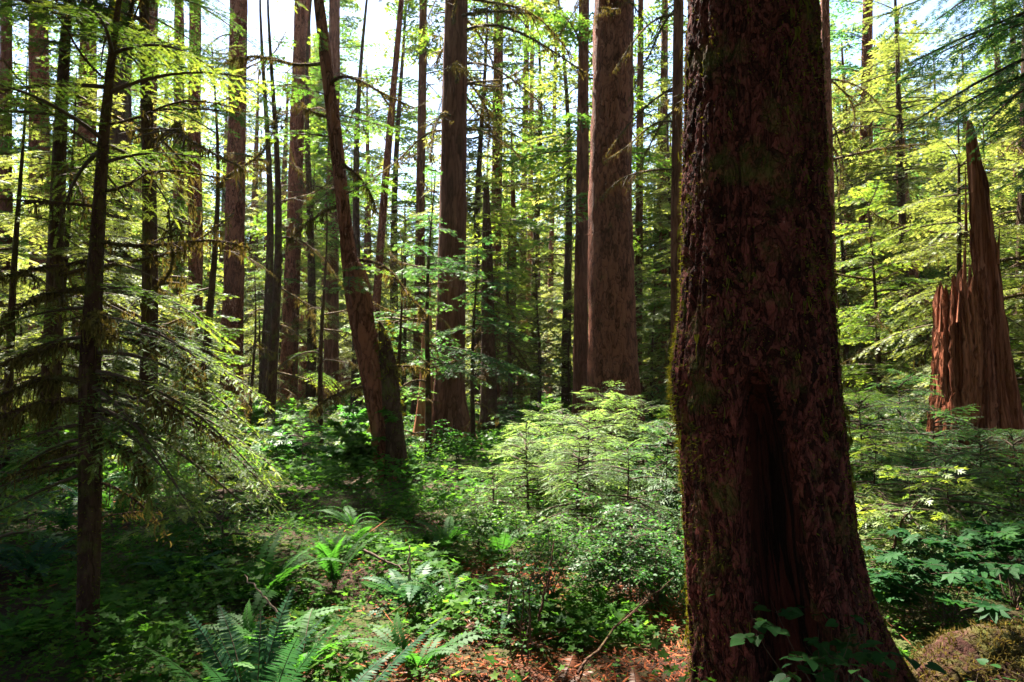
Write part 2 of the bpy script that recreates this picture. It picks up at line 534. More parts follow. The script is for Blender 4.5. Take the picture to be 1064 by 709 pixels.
def make_twig(lod, r):
    mb = MB()
    if lod == 0:
        n = 11
        t = (np.arange(n) + 0.5) / n
        for s in (1, -1):
            a = s * r.uniform(1.0, 1.35, n) * (1 - 0.45 * t)
            d = np.stack([np.cos(a), np.sin(a), r.normal(0, 0.15, n)], 1)
            p = np.stack([t + r.normal(0, 0.01, n), np.zeros(n), np.zeros(n)], 1)
            kites(mb, p, d, (0.20 - 0.07 * t) * r.uniform(0.8, 1.2, n), 0.055, roll=r.normal(0, 0.4, n), tint=0.5 + 0.12 * (t - 0.5))
        kites(mb, np.array([[0, 0, 0.0]]), np.array([[1, 0, 0.0]]), 1.08, 0.05, tint=0.4)
    elif lod == 1:
        p = np.array([[0, 0, 0], [0.06, 0, 0], [0.1, 0, 0], [0.3, 0, 0], [0.35, 0, 0], [0.55, 0, 0], [0.6, 0, 0]], float)
        a = np.array([0, 0.95, -0.95, 0.85, -0.85, 0.75, -0.75])
        d = np.stack([np.cos(a), np.sin(a), np.array([0, 0.12, -0.1, -0.12, 0.1, 0.1, -0.1])], 1)
        kites(mb, p, d, np.array([1.05, 0.5, 0.52, 0.46, 0.45, 0.38, 0.36]), np.array([0.14, 0.13, 0.13, 0.13, 0.13, 0.12, 0.12]), tint=np.array([0.5, 0.42, 0.48, 0.5, 0.52, 0.56, 0.56]))
    else:
        p = np.array([[0, 0, 0], [0.15, 0, 0], [0.25, 0, 0]], float)
        a = np.array([0, 0.8, -0.8])
        d = np.stack([np.cos(a), np.sin(a), np.array([0, 0.1, -0.1])], 1)
        kites(mb, p, d, np.array([1, 0.7, 0.7]), np.array([0.27, 0.27, 0.27]), tint=np.array([0.5, 0.45, 0.55]))
    return mb.tpl()


TWIG = [make_twig(k, np.random.default_rng(11 + k)) for k in range(3)]
BR = {}
LENS = (0.35, 0.6, 0.95, 1.5, 2.3, 3.2)
for lod in range(3):
    for Lb in LENS:
        if lod == 0 and Lb > 2.4 or lod == 2 and Lb < 0.5:
            continue
        BR[lod, Lb] = [make_branch(Lb, lod, np.random.default_rng(int(100 * Lb) + 1000 * lod + j),
                                   droop=dr + (0.14 if lod == 0 and Lb > .7 else 0), rise=ri) for j, (dr, ri) in enumerate(((0.22, 0.10), (0.32, 0.16), (0.15, -0.02)))]


def lay_boughs(fol, wood, pos, az, ln, pitch, lod, r, tint=0.0, keep=None):
    """set boughs of length ln at pos, turned to az and pitched"""
    pos = np.asarray(pos, float)
    if keep is not None and len(pos):
        k = np.ones(len(pos), bool)
        for f in (0.2, 0.5, 0.85):
            k &= keep(pos + np.stack([np.cos(az), np.sin(az), -0.15 * f * np.ones(len(az))], 1) * (ln * f)[:, None])
        pos, az, ln, pitch = pos[k], az[k], ln[k], pitch[k]
    av = np.array([l for l in LENS if (lod, l) in BR])
    which = np.abs(np.log(ln[:, None] / av[None])).argmin(1)
    var = r.integers(0, 3, len(ln))
    roll = r.normal(0, 0.12, len(ln))
    d = np.stack([np.cos(az) * np.cos(pitch), np.sin(az) * np.cos(pitch), np.sin(pitch)], 1)
    F = frames(d, roll=roll)
    mir = np.where(r.random(len(ln)) < 0.5, 1.0, -1.0)
    tn = r.normal(0, 0.07, len(ln)) + tint
    for i, l in enumerate(av):
        for j in range(3):
            m = (which == i) & (var == j)
            if not m.any():
                continue
            s = ln[m] / l
            R = F[m] * s[:, None, None]
            R[:, :, 1] *= mir[m][:, None]
            f, w = BR[lod, l][j]
            fol.inst(f, R, pos[m], tn[m])
            wood.inst(w, R, pos[m])


def crown_boughs(r, z0, z1, R, per_m, shape=0.8, cx=None, pitch0=-0.1, pitch1=0.35, hole=0.12):
    """spiral of boughs up an upright stem"""
    n = max(4, int((z1 - z0) * per_m))
    u = np.sort(r.random(n))
    z = z0 + u * (z1 - z0)
    az = r.uniform(0, 2 * PI, n)
    ln = (R * (1 - u) ** shape * (0.55 + 0.45 * np.minimum(1, u / 0.12)) + 0.18) * r.uniform(0.6, 1.15, n)
    pitch = pitch0 + (pitch1 - pitch0) * u ** 2 + r.normal(0, 0.10, n)
    k = r.random(n) > hole
    pos = np.zeros((n, 3))
    pos[:, 2] = z
    if cx is not None:
        pos[:, :2] = cx(z)
    return pos[k], az[k], ln[k], pitch[k]


def moss_strands(mb, pts, r, per=6, ln=(0.05, 0.22), w=0.012, spread=0.02):
    """strands hanging from points"""
    clump = np.clip(r.exponential(0.9, len(pts)), 0.05, 2.6)
    cnt = r.poisson(per * 0.8 * clump)
    cl_ = np.repeat(clump, cnt)
    pts = np.repeat(pts, cnt, 0)
    n = len(pts)
    pts = pts + r.normal(0, spread, (n, 3)) * [1, 1, 0.4]
    L = (ln[0] + (ln[1] - ln[0]) * np.minimum(1.6, r.exponential(0.35, n))) * (0.35 + 0.45 * cl_)
    az = r.uniform(0, PI, n)
    side = np.stack([np.cos(az), np.sin(az), np.zeros(n)], 1) * (w * r.uniform(0.5, 1.3, n))[:, None]
    mid = pts + np.stack([r.normal(0, 0.12, n) * L, r.normal(0, 0.12, n) * L, -0.5 * L], 1)
    end = mid + np.stack([r.normal(0, 0.15, n) * L, r.normal(0, 0.15, n) * L, -0.5 * L], 1)
    v = np.stack([pts - side * 0.6, pts + side * 0.6, mid + side, mid - side, end + side * 0.15, end - side * 0.15], 1)
    o = (np.arange(n) * 6)[:, None]
    q = np.concatenate([o + [0, 1, 2, 3], o + [3, 2, 4, 5]])
    tn = r.uniform(0.1, 0.9, n)
    mb.add(v.reshape(-1, 3), q, None, np.concatenate([tn, tn]))


def moss_fuzz(mb, pts, nrm, r, ln=0.03, w=0.008, tint=None):
    n = len(pts)
    d = unit(nrm + r.normal(0, 0.55, (n, 3)) + np.array([0, 0, -0.25]))
    kites(mb, pts - nrm * 0.004, d, ln * r.uniform(0.4, 1.3, n), w * r.uniform(0.6, 1.4, n), up=unit(r.normal(0, 1, (n, 3))), tint=r.uniform(0.1, 0.9, n) if tint is None else tint)


def limb_curve(L, r, kind='arch', n=12):
    t = np.linspace(0, 1, n)
    if kind == 'arch':
        z = L * (0.12 * t - r.uniform(0.35, 0.75) * t ** 2)
    elif kind == 'up':
        z = L * (0.05 * t + 0.35 * t ** 2)
    else:
        z = L * (-0.05 * t - r.uniform(0.05, 0.2) * t ** 2)
    w1, w2 = r.normal(0, 0.07), r.normal(0, 0.04)
    y = L * (w1 * np.sin(t * 3.1) + w2 * np.sin(t * 7))
    return np.stack([L * t, y, z + L * r.normal(0, 0.02) * np.sin(t * 6)], 1)


def dead_limb(L, r, kind='arch', rad=0.02, mossy=1.0, nsub=8, sub=0.35, seg=6):
    """bare limb along +X with side twigs and moss: (wood template, moss template)"""
    wood, moss = MB(), MB()
    ax = limb_curve(L, r, kind)
    t = np.linspace(0, 1, len(ax))
    tube(wood, ax, rad * (1 - 0.8 * t) + 0.002, seg, 0.4)
    hang = [ax[1:]]
    for k in range(nsub):
        u = r.uniform(0.2, 0.97)
        i = min(len(ax) - 2, int(u * (len(ax) - 1)))
        p = ax[i] + (ax[i + 1] - ax[i]) * r.random()
        sl = L * sub * (1.1 - u) * r.uniform(0.5, 1.2)
        a = r.choice([-1, 1]) * r.uniform(0.5, 1.2)
        d = unit(ax[i + 1] - ax[i])
        d = unit(np.array([d[0] * math.cos(a) - d[1] * math.sin(a), d[0] * math.sin(a) + d[1] * math.cos(a), d[2] + r.normal(-0.1, 0.25)]))
        e = np.linspace(0, 1, 5)
        sp = p + d * (sl * e)[:, None] + np.stack([0 * e, 0 * e, -0.2 * sl * e ** 2], 1)
        tube(wood, sp, rad * 0.4 * (1 - 0.8 * e) + 0.0015, 4, 0.4, cap=False)
        hang.append(sp[1:])
    if mossy > 0:
        h = np.concatenate(hang)
        hh = [h]
        for a in hang:
            hh.append((a[1:] + a[:-1]) / 2)
        h = np.concatenate(hh)
        per = max(1, int(7 * mossy))
        moss_strands(moss, h, r, per, (0.015, 0.04 + 0.09 * mossy), 0.0035 + 0.12 * rad, 0.012 + 0.5 * rad)
        # sleeve of moss on the limb
        idx = r.integers(0, len(ax) - 1, int(520 * mossy * max(1, L)))
        f = r.random(len(idx))[:, None]
        pp = ax[idx] * (1 - f) + ax[idx + 1] * f
        nn = unit(r.normal(0, 1, (len(pp), 3)))
        moss_fuzz(moss, pp + nn * rad * 0.7, nn, r, 0.035, 0.012)
    return wood.tpl(), moss.tpl()


def rotz(a):
    c, s = math.cos(a), math.sin(a)
    return np.array([[c, -s, 0], [s, c, 0], [0, 0, 1.0]])


def aim(d, roll=0.0):
    return frames(np.asarray(d, float)[None], roll=roll)[0]


# ------------------------------------------------------------------ registry of things that get their label from where they stand
MANY = []      # (object, phrase, category, group, x, y)


# ------------------------------------------------------------------ trunks
def trunk_path(pts, D, H, base_drop=0.15):
    """photo pixel points (px, py, width) from the base up -> world polyline and radii, carried on to height H"""
    W = [P(px, py, D) for px, py, w in pts]
    R = [0.5 * w * D / FPX for px, py, w in pts]
    W, R = np.array(W), np.array(R)
    g = gz(W[0][0], D) - base_drop
    if W[0][2] > g + 0.05:
        s = (g - W[0][2]) / max(0.3, (W[1][2] - W[0][2]))
        W = np.vstack([W[0] + np.clip(s, -3, 0) * (W[1] - W[0]) * [0.6, 1, 1], W])
        W[0][2] = g
        R = np.concatenate([[R[0] * 1.06], R])
    else:
        W[0][2] = g
    if H > W[-1][2] + 0.5:
        d = (W[-1] - W[-2]) / (W[-1][2] - W[-2][2])
        d[:2] = np.clip(d[:2], -0.08, 0.08)
        steps = 6
        top = W[-1][2]
        for k in range(1, steps + 1):
            f = k / steps
            W = np.vstack([W, W[-1] + d * (H - top) / steps])
            R = np.append(R, max(0.03, R[-1] * (0.86 if k < steps else 0.5)))
    return W, R


def resample(W, R, dz):
    s = np.concatenate([[0], np.cumsum(np.linalg.norm(np.diff(W, axis=0), axis=1))])
    n = max(8, int(s[-1] / dz))
    u = np.linspace(0, s[-1], n)
    # smooth interpolation
    V = np.stack([np.interp(u, s, W[:, k]) for k in range(3)], 1)
    r = np.interp(u, s, R)
    for _ in range(2):
        V[1:-1] = 0.25 * V[:-2] + 0.5 * V[1:-1] + 0.25 * V[2:]
        r[1:-1] = 0.25 * r[:-2] + 0.5 * r[1:-1] + 0.25 * r[2:]
    return V, r


def trunk_mesh(mb, W, R, nseg, dz, seed, flare=0.45, flare_h=0.6, rough=0.05, lobes=0.12, root=True):
    V, r = resample(W, R, dz)
    zb = V[0, 2]

    def fn(RR, pts, a):
        z = pts[:, 2] - zb
        fl = 1 + flare * np.exp(-z / flare_h)[:, None] * (1 + 0.55 * np.cos(5 * a + seed)[None] + 0.35 * np.cos(3 * a + 2.1 * seed)[None]) if root else 1.0
        A, Z = np.meshgrid(a, pts[:, 2])
        q = np.stack([np.cos(A).ravel() * 2.2 + seed, np.sin(A).ravel() * 2.2, Z.ravel() * 0.35], 1)
        lo = vnoise(q).reshape(A.shape) * lobes
        q2 = np.stack([np.cos(A).ravel() * 7 + seed, np.sin(A).ravel() * 7, Z.ravel() * 1.6], 1)
        hi = fbm(q2, 3).reshape(A.shape) * rough
        return RR * fl * (1 + lo + hi)
    tube(mb, V, r, nseg, 0.5, True, fn)
    return V, r


def at_z(V, z):
    return np.stack([np.interp(z, V[:, 2], V[:, k]) for k in range(3)], 1)


DEADT = {}
for lodn, (seg, nsub, mo) in {'mid': (4, 9, 0.8), 'far': (3, 6, 0.5)}.items():
    DEADT[lodn] = [dead_limb(1.6, np.random.default_rng(50 + k), ('arch', 'arch', 'flat', 'up', 'arch')[k], 0.022, mo, nsub, 0.4, seg) for k in range(5)]


def forest_tree(name, label, pts, D, H=32, bark='bark', crown=None, dead=None, seed=1, flare=0.45, fol='hemlock', rough=0.05, lobes=0.08, group=None, cat='tree', keep=opening):
    r = np.random.default_rng(seed)
    W, R = trunk_path(pts, D, H)
    x0, y0 = W[0][:2]
    base = np.array([x0, y0, gz(x0, y0)])
    root = empty(name, base)
    tag(root, label, cat, group)
    Wl = W - base
    mb = MB()
    nseg = int(np.clip(420 / D, 12, 44))
    V, _ = trunk_mesh(mb, Wl, R, nseg, np.clip(D * 0.006, 0.05, 0.4), seed, flare, 0.5, rough, lobes)
    if D < 22:
        for k in range(22):
            p = at_z(V, np.array([r.uniform(0.8, 0.6 * D + 2)]))[0]
            aa = r.uniform(0, 2 * PI)
            rt = np.interp(p[2], V[:, 2], _[:len(V)])
            d = np.array([math.cos(aa), math.sin(aa), r.uniform(-.3, .3)])
            e = np.linspace(0, 1, 4)[:, None]
            tube(mb, p + d * (rt * 0.8 + e * r.uniform(.06, .35)), r.uniform(.008, .022) * (1.1 - .6 * e[:, 0]), 5)
    mb.build('trunk', M[bark], root, True)
    lod = 1 if D < 17 else 2
    fb, wb = MB(), MB()
    crown = list(crown or [])
    if H > 20 and 20 < D < 35:
        crown.append((6.0, 0.60 * D + 4, 2.9, 3.0, 0.15))
    for c in crown:
        z0, z1, Rc, per = c[:4]
        pos, az, ln, pitch = crown_boughs(r, z0, z1, Rc, per, c[4] if len(c) > 4 else 0.7)
        pos = at_z(V, pos[:, 2])
        low = len(c) > 4 and c[4] == 0.15
        kp = None if keep is None else (lambda p: ~(keep(p + base) & ((ray_foot(p + base)[:, 1] < 10.2) | (not low) | glade(p + base))) | (r.random(len(p)) < 0.08))
        lay_boughs(fb, wb, pos, az, ln, pitch, lod, r, keep=kp)
    if fb.n:
        fb.build('crown', M[fol], root)
    if dead:
        n, z0, z1, Ld = dead
        n = int(n * 1.6)
        md = MB()
        z = r.uniform(z0, z1, n)
        pos = at_z(V, z)
        az = r.uniform(0, 2 * PI, n)
        s = Ld / 1.6 * r.uniform(0.5, 1.2, n)
        for k in range(n):
            w, mo = DEADT['mid' if D < 22 else 'far'][r.integers(0, 5)]
            Rm = aim((math.cos(az[k]), math.sin(az[k]), r.normal(0, 0.2)))[None] * s[k]
            if D < 22:
                # near enough to tell the limbs apart: each one a part with its own moss
                a, b = MB(), MB()
                a.inst(w, Rm, pos[k:k + 1]); b.inst(mo, Rm, pos[k:k + 1], r.normal(0, 0.1, 1))
                b.build('hanging_moss', M['moss'], a.build('branch', M['twig'], root))
                continue
            wb.inst(w, Rm, pos[k:k + 1])
            md.inst(mo, Rm, pos[k:k + 1], r.normal(0, 0.1, 1))
        if wb.n:
            bo = wb.build('branches', M['twig'], root)
            if md.n:
                md.build('hanging_moss', M['moss'], bo)
    elif wb.n:
        wb.build('branches', M['twig'], root)
    return root, V + base


# --- the trunks one can pick out in the photograph: (px, py, width) from the base up
forest_tree('conifer', 'thick straight conifer with evenly scaled dark bark behind the pale green saplings',
            [(638, 470, 62), (638, 425, 56), (636, 330, 49), (634, 200, 44), (637, 90, 43), (638, 0, 42)], 16, 40, 'bark',
            crown=[(13.5, 30, 4.2, 4)], dead=(8, 10, 14, 2.4), seed=3, lobes=0.03)
forest_tree('conifer', 'thick conifer with flared mossy base in the middle, orange dead stem at its left side',
            [(470, 468, 42), (468, 440, 37), (467, 400, 31), (469, 300, 29), (471, 200, 28), (472, 100, 26), (474, 0, 24)], 16, 38, 'bark_red',
            crown=[(11.5, 28, 4.2, 6)], dead=(14, 7.5, 12.5, 2.6), seed=4, flare=0.65, lobes=0.05)
forest_tree('dead_conifer', 'slim orange dead stem leaning against the thick flared trunk in the middle',
            [(438, 472, 22), (439, 450, 18), (443, 400, 14), (444, 350, 11), (445, 310, 6), (446, 288, 2.5)], 15.2, 0, 'bark_orange', seed=5, flare=0.4)
forest_tree('conifer', 'dark straight trunk with a sunlit foot on the bright clearing left of the leaning tree',
            [(298, 434, 22), (299, 405, 18), (303, 300, 16), (307, 190, 15), (310, 90, 13), (312, 0, 12)], 30, 36, 'bark', crown=[(15, 34, 4, 4)], dead=(10, 8, 16, 2.2), seed=6)
forest_tree('conifer', 'pale red-brown trunk with wider foot between the dark clearing trunk and the leaning tree',
            [(343, 420, 20), (344, 395, 16), (345, 300, 14), (346, 200, 13), (347, 60, 12)], 34, 38, 'bark_red', crown=[(18, 36, 4, 4)], dead=(8, 8, 18, 2), seed=7)
forest_tree('conifer', 'narrow dark trunk close behind the sunlit-footed clearing trunk, on its right side',
            [(316, 418, 13), (317, 380, 12), (317, 240, 11), (318, 100, 10)], 38, 36, 'bark', crown=[(18, 34, 3.5, 4)], seed=8)
forest_tree('conifer', 'dark thick trunk with rough broken bark on the left, standing behind long drooping boughs',
            [(240, 428, 27), (241, 400, 23), (243, 300, 21), (246, 150, 19), (248, 0, 18)], 26, 42, 'bark', crown=[(19, 38, 4.2, 6)], dead=(10, 9, 16, 2.4), seed=9, lobes=0.09)
forest_tree('conifer', 'straight brown trunk left of the rough thick trunk, paired with a thinner one',
            [(204, 425, 17), (204, 390, 15), (203, 240, 14), (202, 120, 13), (203, 0, 12)], 32, 38, 'bark', crown=[(19, 34, 3.6, 4)], dead=(6, 9, 18, 2), seed=10)
forest_tree('conifer', 'thinner dark trunk of the close pair left of the rough thick trunk',
            [(187, 422, 13), (187, 380, 11), (186, 220, 11), (186, 40, 10)], 36, 36, 'bark', crown=[(19, 34, 3.4, 4)], seed=11)
forest_tree('conifer', 'slim purplish trunk with clean lower stem, first right of the mossy sapling at the left',
            [(155, 425, 17), (155, 395, 14), (156, 260, 13), (157, 140, 12), (158, 0, 11)], 32, 36, 'bark_red', crown=[(19, 34, 3.4, 4)], dead=(6, 8, 17, 2), seed=12)
forest_tree('conifer', 'broad shaded trunk directly behind the mossy sapling, hung with grey lichen twigs',
            [(122, 432, 33), (123, 390, 27), (123, 240, 25), (124, 120, 23), (125, 0, 22)], 24, 42, 'bark_moss', crown=[(17, 40, 4.6, 9)], dead=(16, 4, 14, 2.2), seed=13)
forest_tree('conifer', 'medium trunk with pale purple bark just left of the mossy sapling stem',
            [(88, 420, 22), (88, 390, 19), (89, 240, 18), (91, 110, 17), (93, 0, 15)], 30, 40, 'bark', crown=[(18, 38, 4.2, 7)], dead=(8, 7, 17, 2), seed=14)
forest_tree('conifer', 'thick grey-brown trunk near the left picture edge with sky showing beside it',
            [(41, 428, 25), (42, 390, 21), (42, 240, 20), (41, 110, 19), (40, 0, 17)], 28, 42, 'bark', crown=[(17, 40, 4.6, 9)], dead=(10, 6, 16, 2.2), seed=15)
forest_tree('conifer', 'red-brown trunk cut by the left picture edge',
            [(4, 430, 17), (4, 390, 14), (5, 240, 13), (6, 100, 12)], 28, 40, 'bark_red', crown=[(16, 38, 4.4, 8)], dead=(6, 6, 16, 2), seed=16)
forest_tree('conifer', 'very thin curved grey stem against the blue sky gap above the leaning tree',
            [(388, 440, 11), (390, 330, 9), (398, 220, 8), (404, 150, 7.5), (410, 80, 6.5), (417, 0, 5.5)], 25, 26, 'bark', crown=[(19, 26, 2, 4)], dead=(9, 5, 15, 1.5), seed=17)
forest_tree('conifer', 'slim sunlit orange-brown trunk left of the thick flared trunk, full of bare twigs',
            [(434, 425, 13), (435, 360, 11), (437, 190, 9.5), (439, 80, 8.5), (440, 0, 8)], 27, 30, 'bark_red', crown=[(17, 30, 2.8, 4)], dead=(18, 7, 17, 1.8), seed=18)
forest_tree('conifer', 'slim violet-grey trunk right of the thick flared trunk, mossy limbs above',
            [(511, 432, 16), (512, 390, 13), (515, 250, 11.5), (517, 150, 11), (518, 0, 10)], 26, 34, 'bark', crown=[(17, 32, 3, 4)], dead=(18, 6, 17, 2.4), seed=19)
forest_tree('conifer', 'short mossy trunk with dull brown bark between thick flared trunk and pale saplings',
            [(508, 462, 20), (508, 430, 17), (507, 340, 14), (506, 260, 11), (505, 190, 6)], 19, 7.5, 'bark_moss', crown=[(3.2, 7.6, 1.4, 9, 0.6)], dead=(14, 1.5, 5, 1.2), seed=20, keep=None)
forest_tree('conifer', 'thin reddish trunk in the bright gap, left of two in front of glowing foliage',
            [(541, 415, 9), (542, 380, 8), (544, 240, 7), (546, 120, 6.5)], 36, 32, 'bark_red', crown=[(20, 32, 2.6, 4)], dead=(6, 10, 20, 1.6), seed=21)
forest_tree('conifer', 'thin orange-red trunk in the bright gap, right of two in front of glowing foliage',
            [(549, 412, 8), (549, 370, 7), (551, 240, 6), (552, 130, 5.5)], 40, 34, 'bark_orange', crown=[(21, 34, 2.6, 4)], seed=22)
forest_tree('conifer', 'thin blue-grey pole trunk standing alone deep in the bright gap',
            [(571, 410, 7), (571, 370, 6), (573, 250, 5.5), (575, 160, 5)], 46, 32, 'bark', crown=[(21, 32, 2.4, 4)], dead=(6, 9, 20, 1.4), seed=23)
forest_tree('conifer', 'slim trunk close behind the thick straight conifer, showing along its left edge',
            [(603, 445, 18), (603, 400, 15), (604, 280, 13.5), (605, 190, 13), (606, 100, 12), (607, 0, 11)], 21, 30, 'bark_red', crown=[(13, 30, 3, 4)], dead=(8, 6, 13, 1.8), seed=24, flare=0.3)
forest_tree('conifer', 'slender trunk with orange lit edge close by the left flank of the giant trunk',
            [(703, 470, 15), (703, 400, 12.5), (703, 240, 11.5), (704, 100, 10.5), (705, 0, 10)], 14, 30, 'bark_red', crown=[(12, 26, 2.6, 4)], dead=(12, 5, 10, 1.8), seed=25)
forest_tree('conifer', 'thin reddish trunk first right of the thick straight conifer',
            [(663, 420, 10), (663, 380, 8.5), (664, 240, 8), (665, 100, 7)], 30, 34, 'bark_red', crown=[(17, 33, 3, 4)], dead=(10, 6, 16, 2.2), seed=26)
forest_tree('conifer', 'dark thin trunk midway between thick straight conifer and the giant trunk',
            [(687, 418, 11), (688, 370, 9.5), (689, 240, 9), (690, 100, 8)], 30, 34, 'bark', crown=[(17, 33, 3, 4)], dead=(10, 6, 16, 2.2), seed=27)
forest_tree('conifer', 'very thin stem leaning right, between thick straight conifer and the giant trunk',
            [(673, 420, 6), (676, 370, 5.5), (681, 280, 5), (686, 180, 4)], 32, 16, 'bark_red', crown=[(11, 17, 1.6, 4)], seed=28)
forest_tree('conifer', 'purple-brown trunk behind the right flank of the giant trunk, many mossy arching limbs',
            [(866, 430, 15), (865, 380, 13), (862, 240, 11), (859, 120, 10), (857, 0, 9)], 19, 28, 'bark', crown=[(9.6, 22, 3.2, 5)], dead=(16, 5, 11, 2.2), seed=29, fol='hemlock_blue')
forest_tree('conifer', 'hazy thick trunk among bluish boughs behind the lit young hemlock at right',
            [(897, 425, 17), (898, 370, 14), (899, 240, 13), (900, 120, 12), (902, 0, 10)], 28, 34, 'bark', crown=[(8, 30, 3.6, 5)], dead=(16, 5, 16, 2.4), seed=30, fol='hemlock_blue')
forest_tree('conifer', 'mossy trunk cut by the right picture edge beside the splintered snag',
            [(1061, 455, 17), (1061, 400, 14), (1062, 300, 12), (1064, 200, 11)], 17, 24, 'bark_moss', crown=[(7, 22, 3.4, 5)], dead=(10, 2.5, 8, 2.0), seed=31, fol='hemlock_gold')

# --- the leaning tree with its burl and broken second stem
def leaning_tree():
    D = 11.0
    r = np.random.default_rng(40)
    pts = [(405, 497, 30), (399, 450, 24), (389, 400, 23), (378, 340, 25), (372, 300, 27), (369, 286, 24), (363, 270, 15.5), (360, 240, 13.5), (355, 200, 13), (347, 130, 13), (338, 60, 12), (331, 0, 10)]
    W, R = trunk_path(pts, D, 13)
    base = np.array([W[0][0], D, gz(W[0][0], D)])
    root = tag(empty('leaning_tree', base), 'leaning dark trunk with swollen burl and mossy broken second stem, bright leaves at its foot', 'tree')
    mb = MB()
    V, _ = trunk_mesh(mb, W - base, R, 36, 0.05, 4.4, 0.35, 0.4, 0.10, 0.16)
    mb.build('trunk', M['bark'], root, True)
    W2, R2 = trunk_path([(411, 496, 26), (409, 450, 21), (406, 405, 19), (403, 375, 17), (400, 355, 12.5), (397, 343, 7.5), (394, 334, 2.5)], D - 0.05, 0)
    mb = MB()
    V2, _ = trunk_mesh(mb, W2 - base, R2, 26, 0.05, 9.1, 0.3, 0.3, 0.10, 0.12)
    mb.build('broken_stem', M['bark_moss'], root, True)
    md = MB()
    k = r.integers(0, len(V2), 900)
    nn = unit(r.normal(0, 1, (900, 3)) * [1, 1, 0.2])
    moss_fuzz(md, V2[k] + nn * 0.14, nn, r, 0.09, 0.02)
    md.build('moss', M['moss_green'], root)
    # limbs: photo (px, py) root, direction and length
    for px, py, d, L, kind in ((334, 66, (-1, -.2, .05), 1.5, 'flat'), (340, 90, (1, .1, .25), 1.3, 'arch'), (352, 170, (1, -.3, -.4), 1.0, 'arch'), (360, 215, (-1, 0, -.1), 1.0, 'arch'),
                               (370, 270, (1, -.2, -.35), 1.4, 'arch'), (386, 400, (-1, -.2, -.2), 1.0, 'arch'), (392, 380, (1, -.3, .1), 0.9, 'flat'), (345, 120, (-1, .4, .2), 1.2, 'up')):
        p = P(px, py, D) - base
        w, mo = dead_limb(L, r, kind, 0.03, 1.0, 10, 0.4, 6)
        Rm = aim(d)[None]
        a, b = MB(), MB()
        a.inst(w, Rm, p[None]); b.inst(mo, Rm, p[None])
        bo = a.build('branch', M['bark_moss'], root)
        b.build('hanging_moss', M['moss'], bo)
    # live boughs
    fb, wb = MB(), MB()
    pos, az, ln, pitch = crown_boughs(r, 3.2, 7.2, 1.5, 3.2, 0.3)
    pos = at_z(V, pos[:, 2])
    lay_boughs(fb, wb, pos, az, ln, pitch, 1, r)
    pos, az, ln, pitch = crown_boughs(r, 8.5, 13, 1.8, 5, 0.7)
    pos = at_z(V, pos[:, 2])
    lay_boughs(fb, wb, pos, az, ln, pitch, 1, r, keep=lambda p: ~opening(p + base))
    fb.build('crown', M['hemlock'], root)
    wb.build('branches', M['twig'], root)


leaning_tree()


